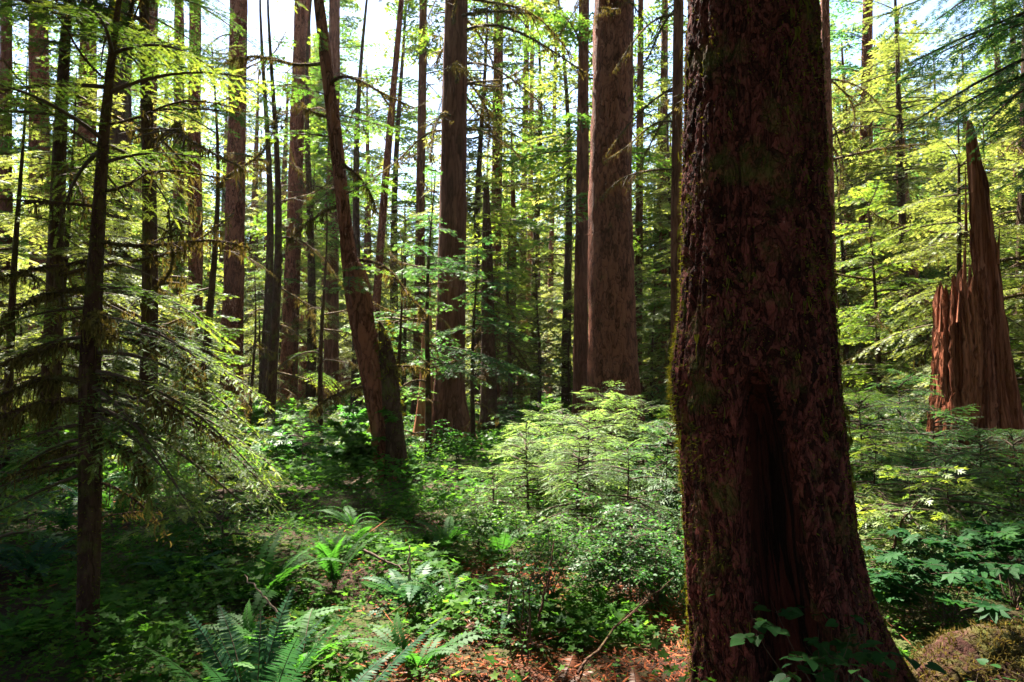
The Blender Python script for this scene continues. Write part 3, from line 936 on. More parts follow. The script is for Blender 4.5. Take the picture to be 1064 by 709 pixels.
# --- the giant trunk in front
def giant_trunk():
    D = 3.7
    r = np.random.default_rng(60)
    #       py    left  right
    prof = [(900, 690, 985), (800, 706, 968), (740, 714, 950), (700, 720, 934), (650, 718, 915), (600, 715, 900), (550, 712, 888), (500, 710, 882), (450, 706, 877),
            (420, 701, 874), (390, 698, 872), (360, 702, 869), (330, 706, 867), (300, 708, 866), (240, 709, 862), (160, 709, 858), (80, 711, 853), (0, 713, 849), (-120, 715, 842), (-400, 722, 830)]
    W, R = [], []
    for py, l, rr in prof:
        # silhouette lines of a round trunk: work back from the tangent rays
        tl, tr = math.atan2(l - CX, FPX), math.atan2(rr - CX, FPX)
        mid, half = (tl + tr) / 2, (tr - tl) / 2
        dist = D / math.cos(mid)
        c = P(CX + FPX * math.tan(mid), py, D)
        W.append(c); R.append(dist * math.sin(half))
    W, R = np.array(W), np.array(R)
    x0 = W[3][0]
    base = np.array([x0, D, gz(x0, D)])
    top = W[-1].copy()
    for k in range(1, 9):
        W = np.vstack([W, [top[0] - 0.02 * k, D, top[2] + k * 4.0]]); R = np.append(R, R[-1] * 0.9)
    root = tag(empty('giant_conifer', base), 'giant dark reddish trunk with hollow scar and moss along its edges, nearest tree', 'tree')
    o = np.argsort(W[:, 2]); W, R = W[o] - base, R[o]
    # fine lower part
    z = np.concatenate([np.arange(-0.35, 4.6, 0.011), np.arange(4.6, 34, 0.3)])
    V = np.stack([np.interp(z, W[:, 2], W[:, 0]), np.interp(z, W[:, 2], W[:, 1]), z], 1)
    rad = np.interp(z, W[:, 2], R)
    for _ in range(8):
        V[1:-1, 0] = 0.25 * V[:-2, 0] + 0.5 * V[1:-1, 0] + 0.25 * V[2:, 0]
        rad[1:-1] = 0.25 * rad[:-2] + 0.5 * rad[1:-1] + 0.25 * rad[2:]
    n = 320
    a = np.arange(n) * 2 * PI / n
    A, Z = np.meshgrid(a, z)
    RR = np.broadcast_to(rad[:, None], A.shape).copy()
    ca, sa = np.cos(A), np.sin(A)
    fr = math.atan2(-D, -x0)                       # the side turned to the viewer
    dA = (A - fr + PI) % (2 * PI) - PI
    # flutes and root buttresses
    low = np.clip((1.0 - Z) / 1.0, 0, 1) ** 2
    RR *= 1 + low * np.clip((dA + 0.5) / 0.6, 0, 1) * (0.13 * np.cos(4 * A + 0.6) + 0.10 * np.cos(7 * A + 2.0) + 0.16 * vnoise(np.stack([ca.ravel() * 3 + 9, sa.ravel() * 3, Z.ravel() * 1.5], 1)).reshape(A.shape))
    q = np.stack([ca.ravel() * 1.6, sa.ravel() * 1.6, Z.ravel() * 0.5], 1)
    RR += 0.025 * vnoise(q + 4).reshape(A.shape)
    # tall hollow scar, a bit right of the middle of the front
    zs = (Z - 0.55) / 1.15
    width = np.clip(0.40 * np.sqrt(np.clip(1 - np.clip(zs, -1, 1.0) ** 4, 0, 1)), 0.02, 1) * (1 + 0.2 * vnoise(np.stack([Z.ravel() * 3, Z.ravel() * 0, Z.ravel() * 0], 1)).reshape(A.shape))
    cav = np.clip(1 - np.abs(dA - 0.10) / width, 0, 1)
    cav = np.clip(cav * 3.2, 0, 1)
    cav = (cav * cav * (3 - 2 * cav)) * (Z < 1.72) * np.clip((1.72 - Z) / 0.25, 0, 1)
    lip = np.exp(-((np.abs(dA - 0.10) - width * 1.1) / 0.12) ** 2) * np.clip((1.7 - Z) / 0.4, 0, 1)
    RR -= 0.34 * cav
    RR += 0.018 * lip
    # bark: scaly plates, each at its own depth, with cracks between
    qq = np.stack([ca.ravel() * 0.45, sa.ravel() * 0.45, Z.ravel()], 1)
    wq = qq + 0.035 * np.stack([vnoise(qq * 14), vnoise(qq * 14 + 31), vnoise(qq * 14 + 57)], 1) + 0.012 * np.stack([vnoise(qq * 50), vnoise(qq * 50 + 31), vnoise(qq * 50 + 57)], 1)
    def cells(p, sc):
        p = p * sc
        i0 = np.floor(p).astype(np.int64)
        d1 = np.full(len(p), 9.0); d2 = np.full(len(p), 9.0); idv = np.zeros(len(p)); zl = np.zeros(len(p))
        for dx in (-1, 0, 1):
            for dy in (-1, 0, 1):
                for dz in (-1, 0, 1):
                    c = i0 + np.array([dx, dy, dz])
                    h = _perm[(c[:, 0]) & 4095]; h = _perm[(h + c[:, 1]) & 4095]; h = _perm[(h + c[:, 2]) & 4095]
                    f = np.stack([_val[h], _val[(h * 7 + 13) & 4095], _val[(h * 13 + 101) & 4095]], 1)
                    dd = np.linalg.norm(c + f - p, axis=1)
                    cl = dd < d1
                    d2 = np.where(cl, d1, np.minimum(d2, dd))
                    idv = np.where(cl, _val[(h * 3 + 7) & 4095], idv)
                    zl = np.where(cl, (c + f - p)[:, 2], zl)
                    d1 = np.where(cl, dd, d1)
        return d2 - d1, idv, zl
    e1, id1, zl1 = cells(wq * [1.15, 1.15, 0.55], 26.0)
    e2, id2, zl2 = cells(wq * [1, 1, 0.6], 75.0)
    plate = np.clip(e1 / 0.7, 0, 1) * (0.35 + 0.9 * id1)
    fine = np.clip(e2 / 0.3, 0, 1) * id2
    ridge = fbm(np.stack([ca.ravel() * 5, sa.ravel() * 5, Z.ravel() * 0.9], 1), 3)
    nearm = (Z < 4.7).ravel()
    furrow = np.abs(vnoise(np.stack([ca.ravel() * 6.5, sa.ravel() * 6.5, Z.ravel() * 1.1], 1) + 0.25 * wq * 9))
    disp = (0.004 * plate + 0.004 * np.clip(zl1 + 0.3, -0.4, 1) * np.clip(e1 / 0.25, 0, 1) + 0.003 * fine + 0.003 * zl2 * np.clip(e2 / 0.3, 0, 1) + 0.010 * ridge - 0.030 * np.clip(1 - furrow / 0.22, 0, 1) + 0.004 * fbm(qq * 45, 3)) * nearm
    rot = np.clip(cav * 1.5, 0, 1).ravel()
    fib = 0.02 * fbm(np.stack([ca.ravel() * 16, sa.ravel() * 16, Z.ravel() * 1.4], 1), 3)
    RR += ((1 - rot) * disp + rot * fib).reshape(A.shape)
    v = np.stack([V[:, 0][:, None] + RR * ca, V[:, 1][:, None] + RR * sa, Z], 2)
    m = len(z)
    i = np.arange(m - 1)[:, None] * n
    j = np.arange(n)[None]
    qd = np.stack([i + j, i + (j + 1) % n, i + n + (j + 1) % n, i + n + j], 2).reshape(-1, 4)
    mb = MB(); mb.add(v.reshape(-1, 3), qd)
    tr = mb.build('trunk', M['hero_bark'], root, True)
    tr.data.materials.append(M['hollow_dark_wood'])
    tr.data.polygons.foreach_set('material_index', (rot[qd[:, 0]] > 0.55).astype(np.int32))  # rotten wood inside the hollow, its colour darkened so the recess reads dark
    # moss: thick along the left and right edges, thinner tufts elsewhere
    vv = v[:, :, :].reshape(-1, 3)
    nrm = np.stack([ca, sa, np.zeros_like(ca)], 2).reshape(-1, 3)
    side = np.abs(dA).ravel()
    mossn = fbm(qq * 5.0 + 3, 4)
    zf = Z.ravel()
    bulge = np.exp(-((zf - 1.55) / 0.5) ** 2) * (dA.ravel() < 0)
    pr = 0.10 + 0.50 * np.clip((side - 1.05) / 0.4, 0, 1) + 0.5 * bulge * np.clip((side - 0.9) / 0.5, 0, 1)
    pr += 0.35 * (mossn > 0.42) + 0.22 * (zf > 1.9) * (mossn > 0.15) * (side > 0.35)
    pr *= (zf < 4.6) * (zf > 0.0) * (side < 2.2) * (1 - rot)
    pick = np.flatnonzero(r.random(len(pr)) < pr * 0.42)
    md = MB()
    big = 1 + 1.0 * bulge[pick]
    moss_fuzz(md, vv[pick], nrm[pick], r, 0.022 * big, 0.0055)
    pick2 = pick[r.random(len(pick)) < 0.05]
    moss_strands(md, vv[pick2] + nrm[pick2] * 0.01, r, 3, (0.02, 0.09), 0.004, 0.006)
    md.build('moss', M['moss_green'], root)
    # high crown
    fb, wb = MB(), MB()
    pos, az, ln, pitch = crown_boughs(r, 10, 33, 5.2, 12, 0.6)
    pos[:, 0] += V[-1, 0]; pos[:, 1] += V[-1, 1]
    lay_boughs(fb, wb, pos, az, ln, pitch, 2, r, keep=lambda p: ~opening(p + base))
    fb.build('crown', M['hemlock'], root)
    wb.build('branches', M['twig'], root)


giant_trunk()


# --- the mossy sapling at the left
def mossy_sapling():
    D = 4.3
    r = np.random.default_rng(70)
    pts = [(90, 655, 20), (92, 600, 19), (93, 540, 20), (94, 460, 20), (93, 400, 20), (95, 340, 18), (100, 270, 15), (104, 200, 12), (108, 140, 10.5), (114, 80, 8.5), (119, 35, 6.5), (125, -10, 5)]
    W, R = trunk_path(pts, D, 5.4)
    base = np.array([W[0][0], D, gz(W[0][0], D)])
    root = tag(empty('mossy_hemlock', base), 'thin dark young hemlock at left with drooping dead limbs hung with brown moss', 'tree')
    mb = MB()
    V, rr = trunk_mesh(mb, W - base, R, 22, 0.035, 2.2, 0.25, 0.15, 0.09, 0.10)
    mb.build('trunk', M['bark_moss'], root, True)
    md = MB()
    sel = np.flatnonzero((V[:, 2] > 0.3) & (V[:, 2] < 4.2))
    k = r.choice(sel, 2600)
    nn = unit(r.normal(0, 1, (2600, 3)) * [1, 1, 0.2])
    moss_fuzz(md, V[k] + nn * rr[k][:, None] * 0.95, nn, r, 0.03, 0.007)
    md.build('moss', M['moss_green'], root)

    def limb(px, py, d, L, kind, rad, mossy, nsub=10, fork=0.35):
        p = at_z(V, np.array([P(px, py, D)[2] - base[2]]))[0]
        w, mo = dead_limb(L, r, kind, rad, mossy * 0.6, nsub, fork, 6)
        Rm = aim(d)[None]
        a, b = MB(), MB()
        a.inst(w, Rm, p[None]); b.inst(mo, Rm, p[None])
        bo = a.build('branch', M['bark_moss'], root)
        b.build('hanging_moss', M['moss'], bo)
    # dead limbs, drooping: (px, py, direction, length, kind, radius, moss)
    for args in ((95, 250, (1, -.15, .05), 1.05, 'flat', .013, .8), (94, 300, (-1, -.1, .0), .62, 'arch', .016, 1.4), (96, 270, (-1, .2, .05), .75, 'flat', .013, 1.0),
                 (94, 350, (1, -.2, -.05), .85, 'arch', .015, 1.3), (94, 365, (-1, -.25, .15), .65, 'arch', .02, 1.2), (93, 400, (-1, .1, .25), .62, 'arch', .022, 1.2),
                 (93, 420, (-.9, -.5, .1), .60, 'arch', .024, 1.5), (93, 395, (1, -.2, .05), .95, 'arch', .018, 1.5), (93, 430, (1, .3, .05), .70, 'arch', .016, 1.5),
                 (94, 455, (1, -.3, -.05), .50, 'arch', .02, 1.6), (93, 470, (-1, .3, .1), .55, 'arch', .014, .9), (93, 330, (.6, -.7, 0), .7, 'arch', .013, 1.2),
                 (101, 200, (1, -.2, .2), .9, 'flat', .009, .4), (100, 215, (-1, -.1, .2), .7, 'flat', .009, .4), (106, 130, (1, .1, .25), .9, 'flat', .007, .2),
                 (104, 155, (-1, .1, .35), .9, 'up', .008, .2), (112, 85, (-.8, -.1, .7), .9, 'up', .007, .1), (117, 45, (1, -.1, .8), .5, 'up', .006, .1), (94, 500, (1, -.1, -.1), .55, 'arch', .008, .4), (92, 540, (1, .2, .3), .4, 'flat', .004, 0.1), (93, 480, (-1, -.4, .0), .6, 'arch', .010, .8)):
        limb(*args)
    # live boughs: low fans drooping over the dark hollow, and the airy upper crown
    fb, wb = MB(), MB()
    rows = [(95, 300, -0.12, .95, -.05), (95, 330, -0.3, 1.0, -.12), (94, 365, -.05, 1.25, -.15), (94, 385, -.25, 1.35, -.2), (94, 390, .25, 1.3, -.2), (94, 400, -.55, 1.2, -.22), (94, 405, .05, 1.4, -.24), (94, 345, .12, 1.2, -.1), (94, 420, -.12, 1.3, -.28), (94, 415, .4, 1.2, -.25),
            (94, 430, -.4, 1.1, -.3), (94, 320, PI + .2, .8, -.1), (94, 350, PI - .3, .75, -.1), (94, 470, PI + .1, .8, -.25), (94, 490, PI + .5, .7, -.3), (94, 455, PI - .2, .85, -.25), (94, 480, PI + .3, .75, -.15), (94, 440, PI + .7, .7, -.2)]
    pos = at_z(V, np.array([P(a, b, D)[2] - base[2] for a, b, *_ in rows]))
    az = np.array([c[2] for c in rows]); ln = np.array([c[3] for c in rows]); pitch = np.array([c[4] for c in rows])
    lay_boughs(fb, wb, pos, az, ln, pitch, 0, r, tint=0.02)
    p2, az, ln, pitch = crown_boughs(r, 3.0, 5.4, 1.25, 11, 0.35, pitch0=0.05, pitch1=0.5)
    p2 = at_z(V, p2[:, 2])
    lay_boughs(fb, wb, p2, az, ln, pitch, 0, r, tint=0.1)
    fb.build('crown', M['hemlock'], root)
    wb.build('twigs', M['twig'], root)


mossy_sapling()


# --- the splintered snag at the right
def snag():
    D = 9.0
    r = np.random.default_rng(80)
    root_xy = P(1018, 470, D)
    base = np.array([root_xy[0], D, gz(root_xy[0], D)])
    root = tag(empty('splintered_snag', base), 'splintered red-brown stump with jagged rim and one tall leaning spire', 'stump')

    def shell(rows, nseg, seed, rim):
        """rows: (py, left, right); rim(a) = height above which the wall at angle a has broken away"""
        mb = MB()
        zz, cc, rr = [], [], []
        for py, l, ri in rows:
            c = P((l + ri) / 2, py, D) - base
            zz.append(c[2]); cc.append(c[0]); rr.append((ri - l) / 2 * D / FPX)
        zz, cc, rr = map(np.array, (zz, cc, rr))
        o = np.argsort(zz); zz, cc, rr = zz[o], cc[o], rr[o]
        a = np.arange(nseg) * 2 * PI / nseg
        top = rim(a)
        z0 = -0.15
        m = 60
        u = np.linspace(0, 1, m)
        Z = z0 + (top[None, :] - z0) * u[:, None]
        A = np.broadcast_to(a[None], Z.shape)
        RR = np.interp(Z, zz, rr); CC = np.interp(Z, zz, cc)
        fib = fbm(np.stack([np.cos(A).ravel() * 9 + seed, np.sin(A).ravel() * 9, Z.ravel() * 0.5], 1), 4).reshape(A.shape)
        RR = RR * (1 + 0.22 * fib + 0.02 * np.cos(7 * A + seed))
        outer = np.stack([CC + RR * np.cos(A), RR * np.sin(A), Z], 2)
        th = np.minimum(0.07, RR * 0.5)[..., None] * (1 - 0.75 * u[:, None, None])
        inner = outer - th * np.stack([np.cos(A), np.sin(A), 0 * A], 2)
        v = np.concatenate([outer, inner[::-1]], 0)
        mm = 2 * m
        i = np.arange(mm - 1)[:, None] * nseg
        j = np.arange(nseg)[None]
        q = np.stack([i + j, i + (j + 1) % nseg, i + nseg + (j + 1) % nseg, i + nseg + j], 2).reshape(-1, 4)
        mb.add(v.reshape(-1, 3), q)
        return mb

    def z_of(py):
        return P(1000, py, D)[2] - base[2]
    teeth = r.random(140)

    def rim1(a):
        x = -np.cos(a)
        h = np.interp(x, [-1, -0.75, -0.45, 0.1, 0.5, 0.8, 1], [z_of(370), z_of(345), z_of(292), z_of(294), z_of(300), z_of(304), z_of(308)])
        k = np.arange(len(a))
        tooth = np.abs(((k * 0.11) % 1) - 0.5) * 2
        return h + 0.16 * (tooth - 0.5) + 0.16 * (r.random(len(a)) - 0.5) + 0.25 * (r.random(len(a)) > 0.94)
    def slats(mb, rows, n, top_fn, thick, wmin, wmax, seed):
        q = np.random.default_rng(seed)
        zz, cc, rr = [], [], []
        for py, l, ri in rows:
            c = P((l + ri) / 2, py, D) - base
            zz.append(c[2]); cc.append(c[0]); rr.append((ri - l) / 2 * D / FPX)
        zz, cc, rr = map(np.array, (zz, cc, rr))
        o = np.argsort(zz); zz, cc, rr = zz[o], cc[o], rr[o]
        for k in range(n):
            a = 2 * PI * (k + q.uniform(-.4, .4)) / n
            top = top_fn(a) + q.normal(0, .06) + (q.random() < .12) * q.uniform(.05, .22) - (q.random() < .25) * q.uniform(.1, .4)
            m = 34
            z = np.linspace(-.15, top, m)
            R_ = np.interp(z, zz, rr) * q.uniform(.84, 1.02)
            tw = a + .12 * q.normal() * z + .05 * np.sin(z * q.uniform(2, 5) + q.uniform(0, 6))
            ax = np.stack([np.interp(z, zz, cc) + R_ * np.cos(tw), R_ * np.sin(tw), z], 1)
            ax += .008 * q.normal(0, 1, (m, 3)) * [1, 1, 0]
            w = q.uniform(wmin, wmax) * (R_ / rr.max()) ** .5
            tip = np.clip((top - z) / q.uniform(.12, .45), 0, 1) ** .8
            w = w * np.maximum(tip, .04) * (1 + .18 * q.normal(0, 1, m))
            c_, s_ = np.cos(tw), np.sin(tw)
            ring = []
            for u, v in ((-1, -.5), (-.45, .8), (.1, .35), (.5, .9), (1, -.45), (0, -1)):
                u += q.normal(0, .12); v += q.normal(0, .12)
                ring.append(ax + np.stack([-s_, c_, 0 * s_], 1) * (u * w)[:, None] + np.stack([c_, s_, 0 * s_], 1) * (v * thick * np.maximum(tip, .1))[:, None])
            V_ = np.stack(ring, 1)
            i_ = np.arange(m - 1)[:, None] * 6; j_ = np.arange(6)[None]
            mb.add(V_.reshape(-1, 3), np.stack([i_ + j_, i_ + (j_ + 1) % 6, i_ + 6 + (j_ + 1) % 6, i_ + 6 + j_], 2).reshape(-1, 4))

    srows = [(520, 966, 1034), (460, 970, 1030), (400, 974, 1026), (340, 976, 1023), (290, 977, 1021), (230, 979, 1019)]
    sb = shell([(py, l + 5, ri - 5) for py, l, ri in srows], 80, 1.7, lambda a: rim1(a) - 0.35)
    slats(sb, srows, 46, lambda a: float(rim1(np.array([a]))[0]) , .045, .035, .085, 81)
    sb.build('stump', M['snag'], root, False)

    def rim2(a):
        x = np.cos(a - 2.6)
        return z_of(128) - 0.5 * (1 - x) + 0.1 * r.random(len(a))
    sp = MB()
    rows = [(520, 1022, 1072), (460, 1023, 1062), (430, 1023, 1056), (380, 1023, 1048), (330, 1020, 1041), (290, 1016, 1036), (240, 1011, 1029), (200, 1008, 1024), (160, 1005, 1017), (135, 1004, 1012), (126, 1005, 1009)]
    W = np.array([P((l + ri) / 2, py, D - 0.02) - base for py, l, ri in rows]); R = np.array([(ri - l) / 2 * D / FPX for py, l, ri in rows])
    W[0][2] = -0.1

    def fn(RR, pts, a):
        A, Z = np.meshgrid(a, pts[:, 2])
        f = fbm(np.stack([np.cos(A).ravel() * 5 + 3, np.sin(A).ravel() * 5, Z.ravel() * 0.45], 1), 4).reshape(A.shape)
        return RR * (1 + 0.22 * f)
    Vs, rs = resample(W, R, 0.03)
    tube(sp, Vs, rs, 54, 0.5, True, fn)
    # splinters standing off the spire
    for px, py0, py1, w, lean in ((1004, 240, 165, 3, -1), (1003, 330, 240, 5, 0), (1036, 275, 236, 5, 3), (1012, 200, 150, 4, -2)):
        p0, p1 = P(px, py0, D - 0.1) - base, P(px + lean, py1, D - 0.1) - base
        t = np.linspace(0, 1, 6)[:, None]
        tube(sp, p0 * (1 - t) + p1 * t, (w * D / FPX / 2) * (1.05 - t[:, 0]), 5)
    slats(sp, [(py, l - 1, ri + 1) for py, l, ri in rows], 26, lambda a: z_of(150) - 1.1 * abs(math.sin(a * .5 + .7)) ** 2 - 1.6 * (math.sin(a * 7.3) > .2), .03, .025, .06, 82)
    sp.build('spire', M['snag'], root, False)
    # splinters on the rim of the stump
    s2 = MB()
    for px, pyb, pyt, w in ((978, 330, 306, 4), (984, 325, 296, 4), (990, 330, 300, 5), (996, 320, 288, 4), (1001, 325, 250, 4), (1006, 325, 270, 5), (1011, 330, 292, 5), (1015, 325, 285, 4), (987, 335, 312, 5), (993, 335, 305, 5)):
        dd = D + r.uniform(-0.3, 0.2)
        p0, p1 = P(px, pyb + 15, dd) - base, P(px + r.uniform(-2, 2), pyt, dd) - base
        t = np.linspace(0, 1, 5)[:, None]
        tube(s2, p0 * (1 - t) + p1 * t, (w * D / FPX / 2) * (1.1 - t[:, 0]), 5)
    s2.build('splinters', M['snag'], root, False)


snag()


# ------------------------------------------------------------------ young hemlocks
def young_hemlock(px, py_top, D, R, lod, per, fol, label, seed, z0=0.15, shape=0.75, group=None, dead=0, top_lean=0.0, name='young_hemlock', tint=0.0, keep=None, hole=0.12):
    r = np.random.default_rng(seed)
    x = (px - CX) / FPX * D
    zt = P(px, py_top, D)[2]
    g = gz(x, D)
    H = zt - g
    base = np.array([x, D, g])
    root = tag(empty(name, base), label, 'tree', group)
    mb = MB()
    t = np.linspace(0, 1, 14)
    ax = np.stack([top_lean * t ** 2 + 0.02 * H * np.sin(t * 5 + seed) * t, 0.015 * H * np.sin(t * 4 + 2 * seed), -0.1 + (H + 0.1) * t], 1)
    r0 = 0.008 + 0.011 * H
    tube(mb, ax, r0 * (1 - 0.93 * t), 8, 0.5)
    mb.build('trunk', M['bark_moss'], root, True)
    fb, wb = MB(), MB()
    pos, az, ln, pitch = crown_boughs(r, H * z0, H * 0.985, R, per, shape, pitch0=-0.08, pitch1=0.5, hole=hole)
    pos = at_z(ax, pos[:, 2])
    kp = None if keep is None else (lambda p: ~keep(p + base) | (r.random(len(p)) < (0.15 if 0 < px < 400 else 0.5)))
    lay_boughs(fb, wb, pos, az, ln, pitch, lod, r, tint=tint, keep=kp)
    fb.build('crown', M[fol], root)
    if dead:
        md = MB()
        for k in range(dead):
            z = r.uniform(0.1, 0.65) * H
            w, mo = DEADT['mid'][r.integers(0, 5)]
            aa = r.uniform(0, 2 * PI)
            Rm = aim((math.cos(aa), math.sin(aa), 0))[None] * (R * 0.6 * r.uniform(0.5, 1.1))
            pp = at_z(ax, np.array([z]))
            wb.inst(w, Rm, pp); md.inst(mo, Rm, pp)
        bo = wb.build('branches', M['twig'], root)
        md.build('hanging_moss', M['moss'], bo)
    else:
        wb.build('branches', M['twig'], root)
    return root


# the pale thicket in the middle
G1 = 'young hemlocks of the sunlit thicket in the middle'
for k, (px, pt, D, R, per, lab) in enumerate((
        (627, 396, 9.6, 1.0, 42, 'tallest sapling of the sunlit thicket, its tip in front of the thick straight conifer'),
        (586, 428, 8.6, 0.9, 42, 'pale layered sapling left of the tallest one in the sunlit thicket'),
        (548, 455, 8.0, 0.85, 42, 'bright bushy sapling on the left shoulder of the sunlit thicket'),
        (668, 420, 8.4, 0.85, 42, 'green sapling between the tallest thicket sapling and the giant trunk'),
        (600, 470, 7.0, 0.75, 48, 'low wide sapling in front of the tallest thicket sapling'),
        (650, 470, 6.6, 0.7, 48, 'low dark green sapling right in front of the thicket, before the giant trunk'),
        (512, 492, 7.6, 0.6, 48, 'small whitish sunlit sapling at the left end of the thicket'),
        (562, 430, 9.2, 0.8, 50, 'sapling at the back left of the thicket, before the lone pole trunk'),
        (645, 414, 8.9, 0.85, 50, 'sapling rising close right of the tallest thicket sapling'),
        (612, 444, 7.7, 0.8, 50, 'full bright sapling in the heart of the sunlit thicket'),
        (692, 455, 7.2, 0.6, 46, 'small sapling tucked against the mossy left flank of the giant trunk'))):
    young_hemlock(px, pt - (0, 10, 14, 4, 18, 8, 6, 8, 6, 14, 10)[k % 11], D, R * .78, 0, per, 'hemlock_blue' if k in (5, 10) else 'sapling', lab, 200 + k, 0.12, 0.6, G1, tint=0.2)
# the shaded thicket between giant trunk and snag
G2 = 'young hemlocks of the shaded thicket between giant trunk and snag'
for k, (px, pt, D, R, per, lab) in enumerate((
        (893, 405, 8.0, 0.9, 40, 'shaded sapling nearest the right flank of the giant trunk'),
        (934, 388, 8.8, 1.0, 40, 'tallest sapling of the shaded thicket, left of the snag'),
        (968, 425, 7.6, 0.9, 42, 'bluish sapling in front of the left side of the snag'),
        (905, 455, 6.4, 0.75, 46, 'low sapling in front of the tallest shaded one, beside the giant trunk'),
        (1012, 440, 7.2, 0.8, 42, 'sapling standing before the foot of the snag'),
        (1050, 448, 7.0, 0.8, 42, 'sapling before the right side of the snag, at the picture edge'),
        (980, 475, 6.0, 0.7, 46, 'low spreading sapling well in front of the snag'),
        (945, 470, 6.6, 0.7, 46, 'thin low sapling midway between giant trunk and snag'))):
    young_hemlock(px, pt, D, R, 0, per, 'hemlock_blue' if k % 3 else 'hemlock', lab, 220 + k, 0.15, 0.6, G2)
# taller ones farther back
for k, (px, pt, D, R, per, lod, fol, z0, dead, lab) in enumerate((
        (446, 168, 13.0, 1.5, 9, 1, 'hemlock_blue', 0.28, 8, 'slim dark hemlock with feathery boughs crossing the thick flared trunk'),
        (492, 236, 13.5, 1.2, 9, 1, 'hemlock_blue', 0.35, 6, 'small dark hemlock right of the thick flared trunk with bare lower twigs'),
        (414, 240, 12.5, 1.2, 8, 1, 'hemlock_blue', 0.3, 6, 'small feathery hemlock just right of the leaning tree'),
        (215, 40, 14.0, 2.6, 8, 1, 'hemlock_gold', 0.36, 6, 'tall bright green hemlock with long layered boughs in front of the rough thick trunk'),
        (280, -60, 19.0, 2.6, 7, 1, 'hemlock', 0.45, 8, 'tall mid green hemlock rising out of view left of the leaning tree'),
        (150, -330, 13.0, 3.3, 11, 1, 'hemlock', 0.40, 6, 'tall hemlock behind the mossy sapling with boughs spread high'),
        (62, -330, 12.0, 3.1, 11, 1, 'hemlock', 0.40, 6, 'leafy hemlock at left whose high boughs frame the thick grey-brown trunk'),
        (8, 60, 11.0, 2.0, 7, 1, 'hemlock', 0.30, 8, 'hemlock filling the left picture edge behind the mossy sapling'),
        (334, 190, 17.0, 1.8, 8, 1, 'hemlock', 0.22, 6, 'open hemlock behind the leaning tree, left side'),
        (262, 268, 15.5, 1.5, 9, 1, 'hemlock', 0.2, 4, 'young hemlock with bright tips right of the rough thick trunk'),
        (190, 300, 15.0, 1.6, 9, 1, 'hemlock', 0.2, 4, 'young hemlock in front of the close pair of trunks at left'),
        (560, 250, 25.0, 2.0, 7, 2, 'hemlock_gold', 0.15, 4, 'glowing hemlock standing deep in the bright gap'),
        (530, 210, 21.0, 1.7, 8, 1, 'hemlock', 0.2, 8, 'mossy hemlock with bare lower limbs right of the violet-grey trunk'),
        (592, 300, 24.0, 1.7, 8, 2, 'hemlock_gold', 0.15, 4, 'yellow-green hemlock beside the dead trunk with rounded top'),
        (678, 270, 24.0, 1.8, 8, 2, 'hemlock', 0.15, 4, 'hemlock in the narrow gap right of the thick straight conifer'),
        (708, 200, 22.0, 2.2, 7, 2, 'hemlock_gold', 0.25, 6, 'hemlock half hidden behind the giant trunk, on its left'),
        (912, 178, 16.0, 2.1, 10, 1, 'hemlock', 0.17, 10, 'sunlit layered hemlock standing just right of the giant trunk'),
        (965, 250, 20.0, 2.2, 9, 1, 'hemlock_gold', 0.15, 8, 'yellow sunlit hemlock behind the jagged stump'),
        (1035, 120, 14.5, 2.6, 9, 1, 'hemlock_gold', 0.16, 8, 'bright yellow-green hemlock with long boughs behind the tall spire'),
        (1085, 150, 12.0, 2.4, 9, 1, 'hemlock_gold', 0.2, 6, 'bright hemlock at the right picture edge behind the snag'),
        (497, -40, 24.0, 2.2, 8, 2, 'hemlock_gold', 0.42, 14, 'tall mossy-limbed hemlock just right of the thick flared trunk, boughs high'),
        (556, -20, 33.0, 2.5, 8, 2, 'hemlock', 0.45, 14, 'tall hemlock with high mossy boughs above the bright gap'),
        (588, -50, 27.0, 2.2, 8, 2, 'hemlock_gold', 0.45, 14, 'tall hemlock with high yellow boughs left of the thick straight conifer'),
        (272, -60, 25.0, 2.6, 8, 2, 'hemlock', 0.42, 8, 'tall hemlock between the rough thick trunk and the clearing trunk'),
        (322, -60, 30.0, 2.6, 8, 2, 'hemlock', 0.42, 8, 'tall hemlock behind the top of the leaning tree'),
        (372, -80, 27.0, 2.4, 8, 2, 'hemlock_gold', 0.4, 8, 'tall yellow-green hemlock filling the sky gap right of the leaning tree'),
        (410, -60, 31.0, 2.6, 8, 2, 'hemlock', 0.4, 8, 'tall mossy hemlock between the leaning tree and thick flared trunk, far back'),
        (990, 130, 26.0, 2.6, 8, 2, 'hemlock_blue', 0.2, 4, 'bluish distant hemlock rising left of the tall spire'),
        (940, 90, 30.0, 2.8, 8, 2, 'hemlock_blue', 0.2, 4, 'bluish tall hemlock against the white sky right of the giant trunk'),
        (880, 120, 22.0, 2.4, 8, 2, 'hemlock_gold', 0.3, 10, 'mossy-limbed hemlock close to the right edge of the giant trunk'))):
    young_hemlock(px, pt, D, R, lod, per, fol, lab, 260 + k, z0, 0.55, None, dead, 0.0, 'hemlock', keep=(opening if 0 < px < 400 else (lambda p: (ray_foot(p)[:, 1] < 10.2) & opening(p))))


